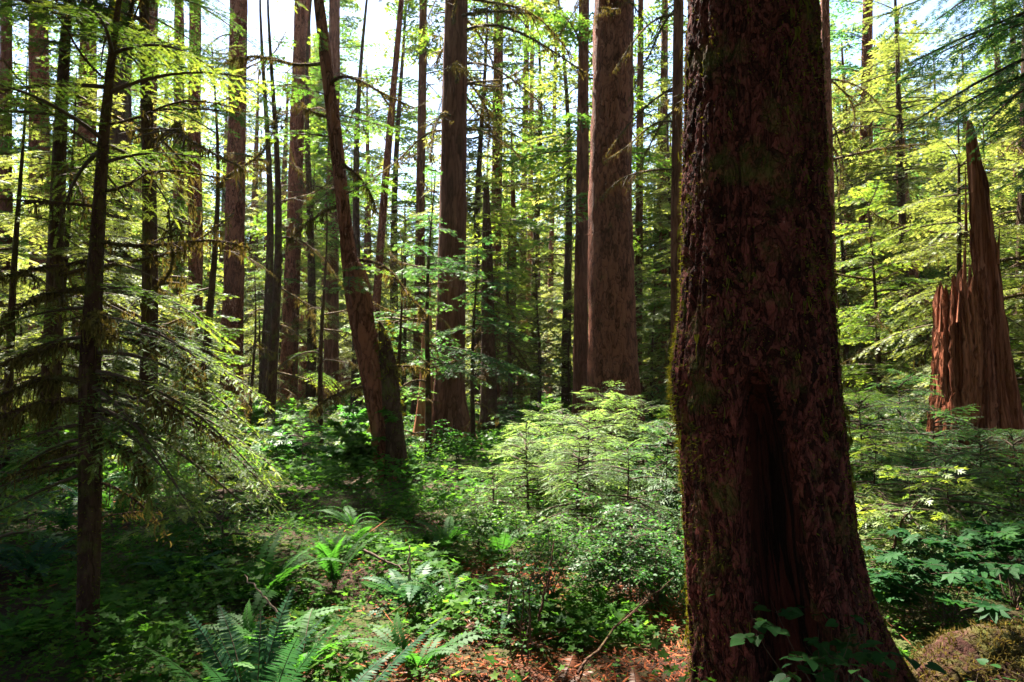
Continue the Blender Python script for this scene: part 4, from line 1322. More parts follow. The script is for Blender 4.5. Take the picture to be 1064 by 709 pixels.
# tree beyond the right edge whose bluish boughs hang into the picture
def overhang():
    r = np.random.default_rng(90)
    x, D = 6.9, 7.0
    base = np.array([x, D, gz(x, D)])
    root = tag(empty('hemlock', base), 'hemlock beyond the right picture edge, only its dark hanging boughs in view at top', 'tree')
    mb = MB()
    t = np.linspace(0, 1, 20)
    ax = np.stack([0 * t, 0 * t, -0.1 + 15 * t], 1)
    tube(mb, ax, 0.2 * (1 - 0.9 * t), 14)
    mb.build('trunk', M['bark_moss'], root, True)
    fb, wb = MB(), MB()
    rows = [(5.4, PI + .1, 2.6, -.05), (5.1, PI - .15, 2.4, -.12), (4.7, PI + .3, 2.1, -.2), (5.8, PI - .3, 2.6, -.1), (6.1, PI + .25, 2.7, -.1), (4.3, PI - .3, 1.7, -.2), (5.6, PI + .45, 2.4, -.15), (5.3, PI - .45, 2.2, -.2), (4.9, PI, 2.3, -.25), (5.9, PI + .02, 2.9, -.18), (5.2, PI + .2, 2.7, -.3), (5.5, PI - .25, 2.8, -.28), (6.2, PI + .1, 2.9, -.2), (5.0, PI + .5, 1.9, -.3), (6.4, PI - .1, 2.9, -.1), (4.5, PI + .1, 1.9, -.35)]
    pos = np.array([(0, 0, a[0]) for a in rows])
    lay_boughs(fb, wb, pos, np.array([a[1] for a in rows]), np.array([a[2] for a in rows]), np.array([a[3] for a in rows]), 1, r)
    p2, az, ln, pi = crown_boughs(r, 7, 15, 2.6, 5, 0.7)
    lay_boughs(fb, wb, p2, az, ln, pi, 1, r, keep=lambda p: ~opening(p + base))
    fb.build('crown', M['hemlock_blue'], root)
    wb.build('branches', M['twig'], root)


overhang()


# unseen canopy trees, added so their crowns shade the foreground
for k, (x, y, H, z0, R, per) in enumerate(((-12.5, 13.0, 26, 10, 4.4, 16), (-9.5, 8.5, 24, 8, 4.2, 16), (-16, 19, 30, 13, 4.4, 12), (-7.0, 3.2, 22, 6, 4.0, 16), (-6.0, -0.8, 22, 5, 3.8, 14), (8.5, 1.0, 22, 5, 4.0, 14), (9.5, 5.5, 24, 6, 4.2, 14), (5.5, -2.5, 22, 5, 3.8, 14), (0.5, -3.5, 20, 4.5, 4.0, 14), (11.5, 9.0, 26, 9, 4.2, 12))):
    r = np.random.default_rng(300 + k)
    base = np.array([x, y, gz(x, y)])
    root = tag(empty('conifer', base), 'tall unseen conifer added so its high crown shades the foreground', 'tree', 'unseen canopy conifers added around the foreground')
    mb = MB()
    t = np.linspace(0, 1, 24)
    ax = np.stack([0 * t, 0 * t, -0.1 + H * t], 1)
    tube(mb, ax, 0.38 * (1 - 0.92 * t), 16)
    mb.build('trunk', M['bark'], root, True)
    fb, wb = MB(), MB()
    pos, az, ln, pitch = crown_boughs(r, z0, H, R, per, 0.6)
    lay_boughs(fb, wb, pos, az, ln, pitch, 2, r, keep=lambda p: ~opening(p + base))
    fb.build('crown', M['hemlock'], root)
    wb.build('branches', M['twig'], root)


# ------------------------------------------------------------------ background conifers: six kinds, copied
def make_background_kind(k):
    r = np.random.default_rng(400 + k)
    H = (24, 28, 20, 16, 30, 13)[k]
    R = (3.0, 3.2, 2.8, 2.6, 3.2, 2.4)[k]
    z0 = (5, 9, 2.5, 1.0, 12, 0.8)[k]
    root = empty('background_conifer', (0, 0, 0))
    mb = MB()
    t = np.linspace(0, 1, 18)
    ax = np.stack([0.15 * np.sin(t * 4 + k), 0.1 * np.sin(t * 3 + k), -0.4 + (H + 0.4) * t], 1)
    tube(mb, ax, (0.20 + 0.014 * H) * (1 - 0.93 * t), 12)
    mb.build('trunk', M['bark_red' if k % 2 else 'bark_red'], root, True)
    fb, wb = MB(), MB()
    pos, az, ln, pitch = crown_boughs(r, z0, H, R, (11, 11, 8, 8, 10, 9)[k], 0.55)
    pos = at_z(ax, pos[:, 2])
    lay_boughs(fb, wb, pos, az, ln, pitch, 2, r)
    fb.build('crown', M[('hemlock_gold', 'hemlock', 'hemlock_gold', 'hemlock', 'hemlock', 'hemlock_gold')[k]], root)
    md = MB()
    for _ in range(14):
        w, mo = DEADT['far'][r.integers(0, 5)]
        aa = r.uniform(0, 2 * PI)
        Rm = aim((math.cos(aa), math.sin(aa), 0))[None] * r.uniform(0.6, 1.4)
        pp = at_z(ax, np.array([r.uniform(1.5, z0 + 3)]))
        wb.inst(w, Rm, pp); md.inst(mo, Rm, pp)
    bo = wb.build('branches', M['twig'], root)
    md.build('hanging_moss', M['moss'], bo)
    return root


def copy_tree(o, parent=None):
    c = o.copy()
    COL.objects.link(c)
    if parent is not None:
        c.parent = parent
    for ch in list(o.children):
        copy_tree(ch, c)
    return c


KIND_WORD = ('tall full-crowned conifer', 'tall bare-stemmed conifer', 'broad yellow-green conifer', 'short bushy conifer', 'slender high-crowned conifer', 'small yellow-green conifer')
bgk = [make_background_kind(k) for k in range(6)]
used = [False] * 6
r = np.random.default_rng(500)
spots = []
tries = 0
while len(spots) < 165 and tries < 6000:
    tries += 1
    D = r.uniform(40, 100) if r.random() < 0.62 else r.uniform(24, 42)
    px = r.uniform(-60, 1124)
    x = (px - CX) / FPX * D
    k = int(r.choice(6, p=(.22, .24, .12, .10, .24, .08)))
    if D < 48 and k in (0, 1, 2, 4):
        if r.random() < 0.35:
            continue
        k = 5 if r.random() < 0.7 else 3
    if D < 34 and px < 420 or D < 43 and 250 < px < 490:
        continue
    if k in (0, 1, 4) and 395 < px < 500 and D < 80:
        continue
    if any((x - a) ** 2 + (D - b) ** 2 < (2.2 + D * 0.02) ** 2 for a, b, _ in spots):
        continue
    # leave the view into the bright gap and the sky windows open
    if 530 < px < 605 and D < 72:
        continue
    spots.append((x, D, k))
for px, D, k in ((262, 52, 0), (325, 56, 1), (378, 50, 0), (530, 78, 1), (588, 80, 0), (622, 74, 1), (676, 56, 0), (880, 48, 0), (918, 54, 1), (948, 60, 0), (985, 52, 4), (1015, 58, 0), (1052, 50, 1), (248, 66, 0), (285, 72, 1), (305, 84, 0), (345, 68, 0), (362, 76, 4), (418, 82, 1), (505, 80, 0), (522, 92, 1), (545, 96, 0), (566, 104, 4), (610, 90, 0), (650, 70, 0), (668, 82, 1), (870, 66, 0), (902, 74, 1), (932, 82, 0), (968, 70, 1), (1000, 78, 0), (1036, 72, 0), (200, 74, 0), (165, 66, 1), (120, 78, 0), (70, 70, 1), (25, 76, 0)):
    spots.append(((px - CX) / FPX * D, D, k))
for x, D, k in spots:
    o = bgk[k] if not used[k] else copy_tree(bgk[k])
    used[k] = True
    s = r.uniform(0.8, 1.2)
    o.location = (x, D, gz(x, D) - 0.05)
    o.rotation_euler = (0, 0, r.uniform(0, 2 * PI))
    o.scale = (s, s, s * r.uniform(0.9, 1.15))
    MANY.append((o, KIND_WORD[k], 'tree', 'background conifers far behind the trunks', x, D))

# mid-distance hemlocks filling the gaps: four kinds, copied
def make_mid_kind(k):
    r = np.random.default_rng(450 + k)
    H, R = ((4.2, 1.5), (6.5, 1.9), (9.5, 2.2), (13.5, 2.5))[k]
    root = empty('understory_hemlock', (0, 0, 0))
    mb = MB()
    t = np.linspace(0, 1, 16)
    ax = np.stack([0.06 * np.sin(t * 4 + k), 0.06 * np.sin(t * 3 + k), -0.2 + (H + 0.2) * t], 1)
    tube(mb, ax, (0.02 + 0.010 * H) * (1 - 0.94 * t), 9)
    mb.build('trunk', M['bark_moss'], root, True)
    fb, wb = MB(), MB()
    pos, az, ln, pitch = crown_boughs(r, H * (.12, .16, .22, .3)[k], H * 0.985, R, (13, 12, 10, 9)[k], 0.5, pitch0=-.12, pitch1=.4)
    pos = at_z(ax, pos[:, 2])
    lay_boughs(fb, wb, pos, az, ln, pitch, 1, r)
    fb.build('crown', M[('hemlock', 'hemlock_gold', 'hemlock', 'hemlock_gold')[k]], root)
    wb.build('branches', M['twig'], root)
    return root


MIDW = ('small layered hemlock', 'feathery yellow-green hemlock', 'drooping mid-sized hemlock', 'tall feathery hemlock')
mk = [make_mid_kind(k) for k in range(4)]
mu = [False] * 4
r = np.random.default_rng(520)
zones = [(-30, 100, 12, 30, 9), (100, 235, 15, 32, 9), (250, 340, 24, 38, 5), (355, 440, 24, 38, 4), (490, 545, 24, 40, 3), (555, 600, 36, 50, 4), (655, 705, 26, 42, 5), (865, 960, 14, 34, 11), (960, 1095, 13, 30, 13)]
ms_ = []
for a, b, d0, d1, n in zones:
    got = 0
    for _ in range(400):
        if got == n:
            break
        D = r.uniform(d0, d1); px = r.uniform(a, b); x = (px - CX) / FPX * D
        if any((x - q[0]) ** 2 + (D - q[1]) ** 2 < 1.6 ** 2 for q in ms_):
            continue
        k = int(r.choice(4, p=(.3, .3, .25, .15)))
        if D < 17:
            k = min(k, 1)
        if px < 450 and D - .56 * (5.5, 8, 12, 17)[k] < 20 and k > 1:
            k = int(r.integers(0, 2))
        if 240 < px < 450 and D < 25:
            k = 0
        ms_.append((x, D)); got += 1
        o = mk[k] if not mu[k] else copy_tree(mk[k])
        mu[k] = True
        s = r.uniform(0.75, 1.25)
        o.location = (x, D, gz(x, D)); o.scale = (s, s, s * r.uniform(.9, 1.2)); o.rotation_euler = (0, 0, r.uniform(0, 6.28))
        MANY.append((o, MIDW[k], 'tree', 'understory hemlocks between the trunks', x, D))

# conifers at the viewer's back: they close the sky behind
r = np.random.default_rng(530)
for k, (x, y) in enumerate(((-7, -6), (0, -9), (7, -6), (-13, -2), (12, -1), (-4, -14), (5, -15), (11, -11), (-11, -11), (4.5, -3.5), (-4.5, -4))):
    o = copy_tree(bgk[(0, 2, 1)[k % 3]])
    o.location = (x, y, gz(x, y)); o.scale = (1.1, 1.1, 1.0); o.rotation_euler = (0, 0, r.uniform(0, 6.28))
    tag(o, 'tall conifer standing at the back of the viewer, out of the picture', 'tree', 'conifers at the back of the viewer')


r = np.random.default_rng(535)  # unseen hemlocks added on both sides to cut the low sky light
for k in range(34):
    sd_ = -1 if k % 2 else 1
    y = r.uniform(-8, 22)
    x = sd_ * (0.80 * max(y, 0) + r.uniform(4.0, 13.0))
    o = copy_tree(mk[2 + (k // 2) % 2])
    o.location = (x, y, gz(x, y)); o.scale = (1.2, 1.2, r.uniform(.9, 1.15)); o.rotation_euler = (0, 0, r.uniform(0, 6.28))
    tag(o, 'bushy hemlock out of the picture beside the foreground', 'tree', 'hemlocks out of the picture beside the foreground')


# far wood and hillside
def far_wood():
    r = np.random.default_rng(540)
    fb = MB()
    n = 260
    D = r.uniform(102, 190, n); px = r.uniform(-120, 1184, n)
    x = (px - CX) / FPX * D
    z = ground_z(x, D)
    for k in range(n):
        H = r.uniform(12, 30)
        m = 260
        u = r.random(m) ** 1.3
        zz = z[k] + H * (0.05 + .95 * u)
        R = (0.14 * H) * (1 - u) ** .8 + .3
        az = r.uniform(0, 2 * PI, m); rr = R * np.sqrt(r.random(m))
        p = np.stack([x[k] + rr * np.cos(az), D[k] + rr * np.sin(az), zz], 1)
        d = np.stack([np.cos(az), np.sin(az), r.normal(-.25, .2, m)], 1)
        kites(fb, p, d, r.uniform(.8, 1.8, m), r.uniform(.3, .7, m), roll=r.normal(0, .4, m), tint=r.uniform(.2, .9, m))
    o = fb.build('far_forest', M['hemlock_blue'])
    o['kind'] = 'stuff'
    xs = np.linspace(-700, 700, 120); ys = np.linspace(190, 460, 40)
    X, Y = np.meshgrid(xs, ys)
    q = np.stack([X.ravel() * .006, Y.ravel() * .006, 0 * X.ravel()], 1)
    Z = 8 + np.clip((Y.ravel() - 200) / 260, 0, 1) ** .9 * 75 * (1 + .35 * vnoise(q)) + 5 * fbm(q * 12, 3)
    nn, mm = len(xs), len(ys)
    i = np.arange(mm - 1)[:, None] * nn; j = np.arange(nn - 1)[None]
    mb = MB(); mb.add(np.stack([X.ravel(), Y.ravel(), Z], 1), np.stack([i + j, i + j + 1, i + nn + j + 1, i + nn + j], 2).reshape(-1, 4))
    h = mb.build('hills', hill_mat(), None, True)
    h['kind'] = 'structure'


far_wood()

# ------------------------------------------------------------------ ground
def ground():
    xs = np.concatenate([np.linspace(-300, -30, 28)[:-1], np.linspace(-30, -8, 56)[:-1], np.linspace(-8, 8, 201)[:-1], np.linspace(8, 30, 56)[:-1], np.linspace(30, 300, 28)])
    ys = np.concatenate([np.linspace(-60, -2, 25)[:-1], np.linspace(-2, 12, 176)[:-1], np.linspace(12, 40, 90)[:-1], np.linspace(40, 340, 50)])
    X, Y = np.meshgrid(xs, ys)
    Z = ground_z(X.ravel(), Y.ravel())
    near = np.clip(1 - (np.hypot(X, Y) - 8) / 10, 0, 1).ravel()
    Z = Z + near * 0.02 * fbm(np.stack([X.ravel() * 5, Y.ravel() * 5, 0 * Z], 1), 3)
    n, m = len(xs), len(ys)
    i = np.arange(m - 1)[:, None] * n
    j = np.arange(n - 1)[None]
    q = np.stack([i + j, i + j + 1, i + n + j + 1, i + n + j], 2).reshape(-1, 4)
    mb = MB(); mb.add(np.stack([X.ravel(), Y.ravel(), Z], 1), q)
    o = mb.build('ground', M['ground'], None, True)
    o['kind'] = 'structure'


ground()


def scatter(n, y0, y1, r, power=1.0, margin=1.8):
    y = y0 + (y1 - y0) * r.random(n) ** power
    x = (r.random(n) * 2 - 1) * (0.80 * y + margin)
    return x, y


def drop_trunks(x, y):
    ok = np.ones(len(x), bool)
    ok &= (x - 1.63) ** 2 + (y - 3.7) ** 2 > 0.5 ** 2
    return ok


def ground_cover():
    r = np.random.default_rng(600)
    leafl = MB()
    # three-leaved plants near the camera
    a = np.array([0, 2.1, -2.1])
    d = np.stack([np.cos(a), np.sin(a), [-.15, -.2, -.2]], 1)
    tp = MB()
    kites(tp, np.zeros((3, 3)), d, 1.0, 0.95, tint=np.array([.5, .45, .55]))
    tpl3 = tp.tpl()
    tp = MB()
    a = np.array([0.3, 1.6, 2.8, 4.1, 5.3])
    kites(tp, np.zeros((5, 3)), np.stack([np.cos(a), np.sin(a), np.full(5, .1)], 1), 1.0, 0.55, tint=np.array([.5, .4, .55, .6, .45]))
    tpl5 = tp.tpl()
    for (n, y0, y1, pw, s0, s1, h0, h1, tpl, thr) in ((74000, 2.0, 9, 0.9, .010, .026, .02, .14, tpl3, -0.35), (24001, 2.4, 9, 0.9, .020, .045, .03, .20, tpl5, -0.1), (9000, 2.2, 12, 0.9, .02, .042, .04, .24, tpl5, -0.1), (70000, 8, 22, 0.8, .025, .06, .03, .30, tpl3, -0.5), (70000, 20, 60, 0.8, .08, .18, .05, .6, tpl5, -0.6)):
        x, y = scatter(n, y0, y1, r, pw)
        q = np.stack([x, y, 0 * x], 1)
        m = (fbm(q * 0.8 + 3, 3) + r.normal(0, .15, n) + 0.9 * _seg(np.stack([x, y], 1), (-0.7, 3.2), (0.9, 9), 1.7) > thr) & drop_trunks(x, y)
        if n == 24001:
            m = (_seg(np.stack([x, y], 1), (-0.6, 3.0), (0.9, 9), 1.25) | _seg(np.stack([x, y], 1), (-2.4, 5.0), (-1.2, 8.2), 1.2)) & drop_trunks(x, y)
        rust = (x > -0.75) & (x < 1.5) & (y < 6.0) & (fbm(q * 1.5 + 5, 2) > -0.12) & (r.random(n) < 0.88)
        m &= ~rust
        x, y = x[m], y[m]
        k = len(x)
        q = np.stack([x, y, 0 * x], 1)
        cn = np.clip(0.5 + 0.9 * fbm(q * 1.3 + 11, 2), 0, 1)
        z = ground_z(x, y) + r.uniform(h0, h1, k) * (0.35 + 1.3 * cn)
        nrm = unit(np.stack([r.normal(0, .35, k), r.normal(0, .35, k), np.ones(k)], 1))
        az = r.uniform(0, 2 * PI, k)
        dv = np.stack([np.cos(az), np.sin(az), 0 * az], 1)
        dv = unit(dv - nrm * (dv * nrm).sum(1, keepdims=True))
        R = frames(dv, up=nrm) * (r.uniform(s0, s1, k) * (0.55 + 0.9 * np.clip(0.5 + fbm(q * 2.1 + 40, 2), 0, 1)))[:, None, None]
        leafl.inst(tpl, R, np.stack([x, y, z], 1), r.normal(0, .16, k))
    o = leafl.build('ground_cover', M['cover'])
    o['kind'] = 'stuff'
    # fallen needles and bark chips
    lt = MB()
    x, y = scatter(26000, 1.8, 12, r, 0.9)
    q = np.stack([x, y, 0 * x], 1)
    m = fbm(q * 0.9 + 30, 3) + r.normal(0, .2, len(x)) > -0.1
    m |= (np.abs(x - 0.4) < 1.2) & (y < 6.2)
    x, y = x[m], y[m]
    x2 = r.uniform(-0.8, 1.6, 16000); y2 = r.uniform(2.6, 6.2, 16000)
    m2 = fbm(np.stack([x2, y2, 0 * x2], 1) * 1.5 + 5, 2) > -0.25
    x = np.concatenate([x, x2[m2]]); y = np.concatenate([y, y2[m2]]); k = len(x)
    z = ground_z(x, y) + r.uniform(0.0, 0.05, k)
    d = np.stack([r.normal(0, 1, k), r.normal(0, 1, k), r.normal(0, .3, k)], 1)
    kites(lt, np.stack([x, y, z], 1), d, r.uniform(.02, .09, k), r.uniform(.003, .016, k), roll=r.normal(0, .5, k), tint=r.random(k))
    x, y = scatter(900, 2.0, 11, r, 0.9)
    k = len(x)
    d = np.stack([r.normal(0, 1, k), r.normal(0, 1, k), r.normal(0, .12, k)], 1)
    kites(lt, np.stack([x, y, ground_z(x, y) + r.uniform(0.01, .10, k)], 1), d, r.uniform(.10, .5, k), r.uniform(.004, .012, k), roll=r.normal(0, .5, k), tint=r.random(k))
    o = lt.build('leaf_litter', M['litter'])
    o['kind'] = 'stuff'


ground_cover()


# ------------------------------------------------------------------ ferns
def make_frond(L, r, npin=34, arch=0.8, wmax=0.11, lod=0):
    """frond along +X rising then arching over; (blade template, stalk template)"""
    bl, st = MB(), MB()
    t = np.linspace(0, 1, 18)
    th0, th1 = 1.05, 1.05 - arch * 1.9
    th = th0 + (th1 - th0) * t ** 1.2
    ds = L / 17
    x = np.concatenate([[0], np.cumsum(np.cos(th[:-1]) * ds)]); z = np.concatenate([[0], np.cumsum(np.sin(th[:-1]) * ds)])
    ax = np.stack([x, 0.03 * L * np.sin(t * 3 + r.random() * 6), z], 1)
    tube(st, ax, 0.0035 * (1 - 0.85 * t) + 0.0006, 4, 0.5, cap=False)
    u = np.linspace(0.14, 0.985, npin)
    p = np.stack([np.interp(u, t, ax[:, k]) for k in range(3)], 1)
    tg = unit(np.stack([np.interp(u, t, np.gradient(ax[:, k])) for k in range(3)], 1))
    wl = wmax * np.clip(np.sin(np.clip((u + 0.10) / 1.12, 0, 1) ** 0.75 * PI) ** 0.8, 0.03, 1)
    for s in (1, -1):
        nrm = np.stack([-tg[:, 2], 0 * u, tg[:, 0]], 1)
        d = unit(np.stack([tg[:, 0] * .25, np.full(npin, s * 1.0), tg[:, 2] * .25], 1) + nrm * -0.12 + r.normal(0, .05, (npin, 3)))
        w = L * 0.85 / npin * 0.95
        if lod:
            kites(bl, p, d, wl * r.uniform(.85, 1.1, npin), w * 1.5, up=nrm, tint=.5 + .2 * (u - .5))
        else:
            # slim pointed pinna, wide at the base, curving forward
            F = frames(d, up=nrm, roll=r.normal(0, .15, npin))
            shp = np.array([[0, -.5, 0], [0, .5, 0], [.5, .44, .01], [.5, -.36, .01], [1, .22, -.05], [1, .12, -.05]])
            S = np.stack([wl * r.uniform(.85, 1.1, npin), np.full(npin, w), wl], 1)
            v = np.einsum('kij,knj->kni', F, shp[None] * S[:, None]) + p[:, None]
            o = (np.arange(npin) * 6)[:, None]
            q = np.concatenate([o + [0, 1, 2, 3], o + [3, 2, 4, 5]])
            bl.add(v.reshape(-1, 3), q, None, np.tile(.45 + .2 * (u - .5), 2))
    return bl.tpl(), st.tpl()


def fern_meshes(seed, nf, L, arch, lod, wmax=0.11):
    r = np.random.default_rng(seed)
    out = []
    for k in range(nf):
        az = 2 * PI * k / nf + r.normal(0, .25)
        l = L * r.uniform(.7, 1.1)
        b, s = make_frond(l, r, 34 if lod == 0 else 18, arch * r.uniform(.7, 1.25), wmax * l / 0.8, lod)
        R = rotz(az) @ aim((1, 0, r.normal(0.0, .25)), r.normal(0, .3))
        out.append((b, s, R))
    return out


def fern_single(name, seed, nf, L, arch, mat, lod=1):
    mb = MB()
    for b, s, R in fern_meshes(seed, nf, L, arch, lod):
        mb.inst(b, R[None], np.zeros((1, 3)), np.array([.0]))
        mb.inst(s, R[None], np.zeros((1, 3)))
    return mb.mesh(name, M[mat])


# big ferns near the camera: every frond a part
def big_fern(px, py, D, az_list, L, arch, mat, label, seed, tilt=0.0):
    r = np.random.default_rng(seed)
    x = (px - CX) / FPX * D
    base = np.array([x, D, gz(x, D) + 0.01])
    root = tag(empty('sword_fern', base), label, 'fern', 'sword ferns on the forest floor')
    for az, l, rise, *ar in az_list:
        b, s = make_frond(L * l, r, int(38 * max(.6, l)), (ar[0] if ar else arch) * r.uniform(.9, 1.1), 0.10 * L * l / 0.8, 0)
        R = rotz(az) @ aim((1, 0, rise), r.normal(0, .2))
        mb = MB(); mb.inst(b, R[None], np.zeros((1, 3)))
        f = mb.build('frond', M[mat], root)
        ms = MB(); ms.inst(s, R[None], np.zeros((1, 3)))
        ms.build('stalk', M['twig'], f)


def spread(n, r, c=0.0, w=2 * PI, l=(0.75, 1.1), rise=(-.1, .25)):
    return [(c - w / 2 + w * (k + .5) / n + r.normal(0, .12), r.uniform(*l), r.uniform(*rise)) for k in range(n)]


rf = np.random.default_rng(700)
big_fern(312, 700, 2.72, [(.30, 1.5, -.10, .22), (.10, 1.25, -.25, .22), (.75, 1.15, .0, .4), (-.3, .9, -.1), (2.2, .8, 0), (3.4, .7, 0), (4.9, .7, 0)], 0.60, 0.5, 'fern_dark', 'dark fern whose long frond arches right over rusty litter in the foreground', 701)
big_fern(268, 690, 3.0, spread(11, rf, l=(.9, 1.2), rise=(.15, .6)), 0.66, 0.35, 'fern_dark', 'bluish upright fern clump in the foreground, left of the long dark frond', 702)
big_fern(352, 580, 5.6, spread(9, rf, rise=(.2, .6)), 0.62, 0.55, 'fern', 'pale upright fern catching the sun between the dark hollow and the sunlit thicket', 703)
big_fern(318, 640, 3.9, spread(8, rf), 0.55, 0.8, 'fern', 'bright green fern with flat fronds above the bluish clump', 704)
big_fern(520, 560, 6.2, spread(9, rf), 0.6, 0.7, 'fern', 'sunlit fern at the left foot of the sunlit thicket', 705)
big_fern(470, 585, 5.0, spread(8, rf), 0.5, 0.8, 'fern', 'small sunlit fern between pale upright fern and red litter', 706)
big_fern(150, 715, 2.9, spread(7, rf), 0.42, 0.8, 'fern', 'small fern at the bottom picture edge below the mossy sapling', 707)
big_fern(585, 640, 3.9, spread(6, rf, rise=(-1.1, -.7)), 0.40, 0.22, 'fern_dead', 'rust-brown withered fern collapsed on the litter before the thicket', 708)
big_fern(660, 655, 3.6, spread(6, rf, rise=(-1.1, -.7)), 0.38, 0.22, 'fern_dead', 'rust-brown withered fern beside the foot of the giant trunk', 709)
big_fern(505, 605, 4.8, spread(6, rf, rise=(-1.1, -.7)), 0.42, 0.22, 'fern_dead', 'orange withered fern in full sun at the left of the thicket', 710)
big_fern(445, 640, 4.0, spread(5, rf, rise=(-1.1, -.7)), 0.36, 0.22, 'fern_dead', 'withered orange fern behind the tip of the long dark frond', 711)

big_fern(548, 690, 3.3, spread(6, rf, rise=(-1.1, -.7)), 0.36, 0.22, 'fern_dead', 'withered rust fern at the bottom edge under the leggy bush', 712)
big_fern(618, 690, 3.15, spread(6, rf, rise=(-1.1, -.7)), 0.40, 0.22, 'fern_dead', 'withered rust fern at the bottom edge left of the giant trunk', 713)
big_fern(540, 600, 4.6, spread(7, rf, rise=(-1.1, -.7)), 0.42, 0.22, 'fern_dead', 'bright orange withered fern under the left end of the airy bush', 714)
big_fern(405, 690, 3.3, spread(6, rf, rise=(-1.1, -.7)), 0.34, 0.22, 'fern_dead', 'withered orange fern behind the long dark frond near the bottom edge', 715)

# the rest, copied from five patterns
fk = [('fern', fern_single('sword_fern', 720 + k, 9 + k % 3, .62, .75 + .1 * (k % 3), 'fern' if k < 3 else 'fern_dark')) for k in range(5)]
r = np.random.default_rng(730)
fs = []
tries = 0
while len(fs) < 92 and tries < 4000:
    tries += 1
    D = 3.2 + 17 * r.random() ** 1.2
    px = r.uniform(-10, 1074)
    x = (px - CX) / FPX * D
    if (x - 1.63) ** 2 + (D - 3.7) ** 2 < 0.75 ** 2 or (abs(x - 0.8) < 0.75 and D < 6) or (x > 1.9 and D < 4.6):
        continue
    if any((x - a) ** 2 + (D - b) ** 2 < 0.42 for a, b in fs):
        continue
    fs.append((x, D))
    k = int(r.integers(0, 3)) if r.random() < .7 else int(r.integers(3, 5))
    o = obj_of('sword_fern', fk[k][1])
    o.location = (x, D, gz(x, D) + .005)
    o.rotation_euler = (r.normal(0, .08), r.normal(0, .08), r.uniform(0, 2 * PI))
    s = r.uniform(.75, 1.3)
    o.scale = (s, s, s * r.uniform(.8, 1.1))
    MANY.append((o, 'green sword fern' if k < 3 else 'bluish dark sword fern', 'fern', 'sword ferns on the forest floor', x, D))


# ------------------------------------------------------------------ broad leaves and shrubs
def leaf_tpl(kind):
    mb = MB()
    if kind == 'ovate':
        o = np.array([[0, 0, 0], [.12, .22, .03], [.35, .36, .05], [.65, .26, .02], [1, 0, -.08], [.65, -.26, .02], [.35, -.36, .05], [.12, -.22, .03]])
        c = np.array([[.4, 0, -.02]])
        v = np.vstack([o, c]); n = 8
        t = np.array([[k, (k + 1) % n, 8] for k in range(n)])
        mb.add(v, None, t, tt=.5)
    elif kind == 'cordate':
        o = np.array([[0.08, 0, 0], [-.06, .16, .02], [.02, .38, .04], [.28, .47, .04], [.6, .3, .02], [1, 0, -.1], [.6, -.3, .02], [.28, -.47, .04], [.02, -.38, .04], [-.06, -.16, .02]])
        c = np.array([[.35, 0, -.04]])
        n = 10
        mb.add(np.vstack([o, c]), None, np.array([[k, (k + 1) % n, n] for k in range(n)]), tt=.5)
    else:   # palmate with seven pointed lobes
        pts = []
        ang = [-2.3, -1.45, -.75, 0, .75, 1.45, 2.3]
        rad = [.55, .8, .95, 1.0, .95, .8, .55]
        for k in range(7):
            if k:
                am = (ang[k] + ang[k - 1]) / 2
                pts.append((.46 * math.cos(am), .46 * math.sin(am), .03))
            for da, f in ((-.16, .72), (0, 1), (.16, .72)):
                pts.append((rad[k] * f * math.cos(ang[k] + da), rad[k] * f * math.sin(ang[k] + da), -.10 * f))
        pts.append((-.05, 0, 0))
        n = len(pts)
        mb.add(np.vstack([np.array(pts), [[.1, 0, -.02]]]), None, np.array([[k, (k + 1) % n, n] for k in range(n)]), tt=.5)
    return mb.tpl()


LEAF = {k: leaf_tpl(k) for k in ('ovate', 'cordate', 'palmate')}


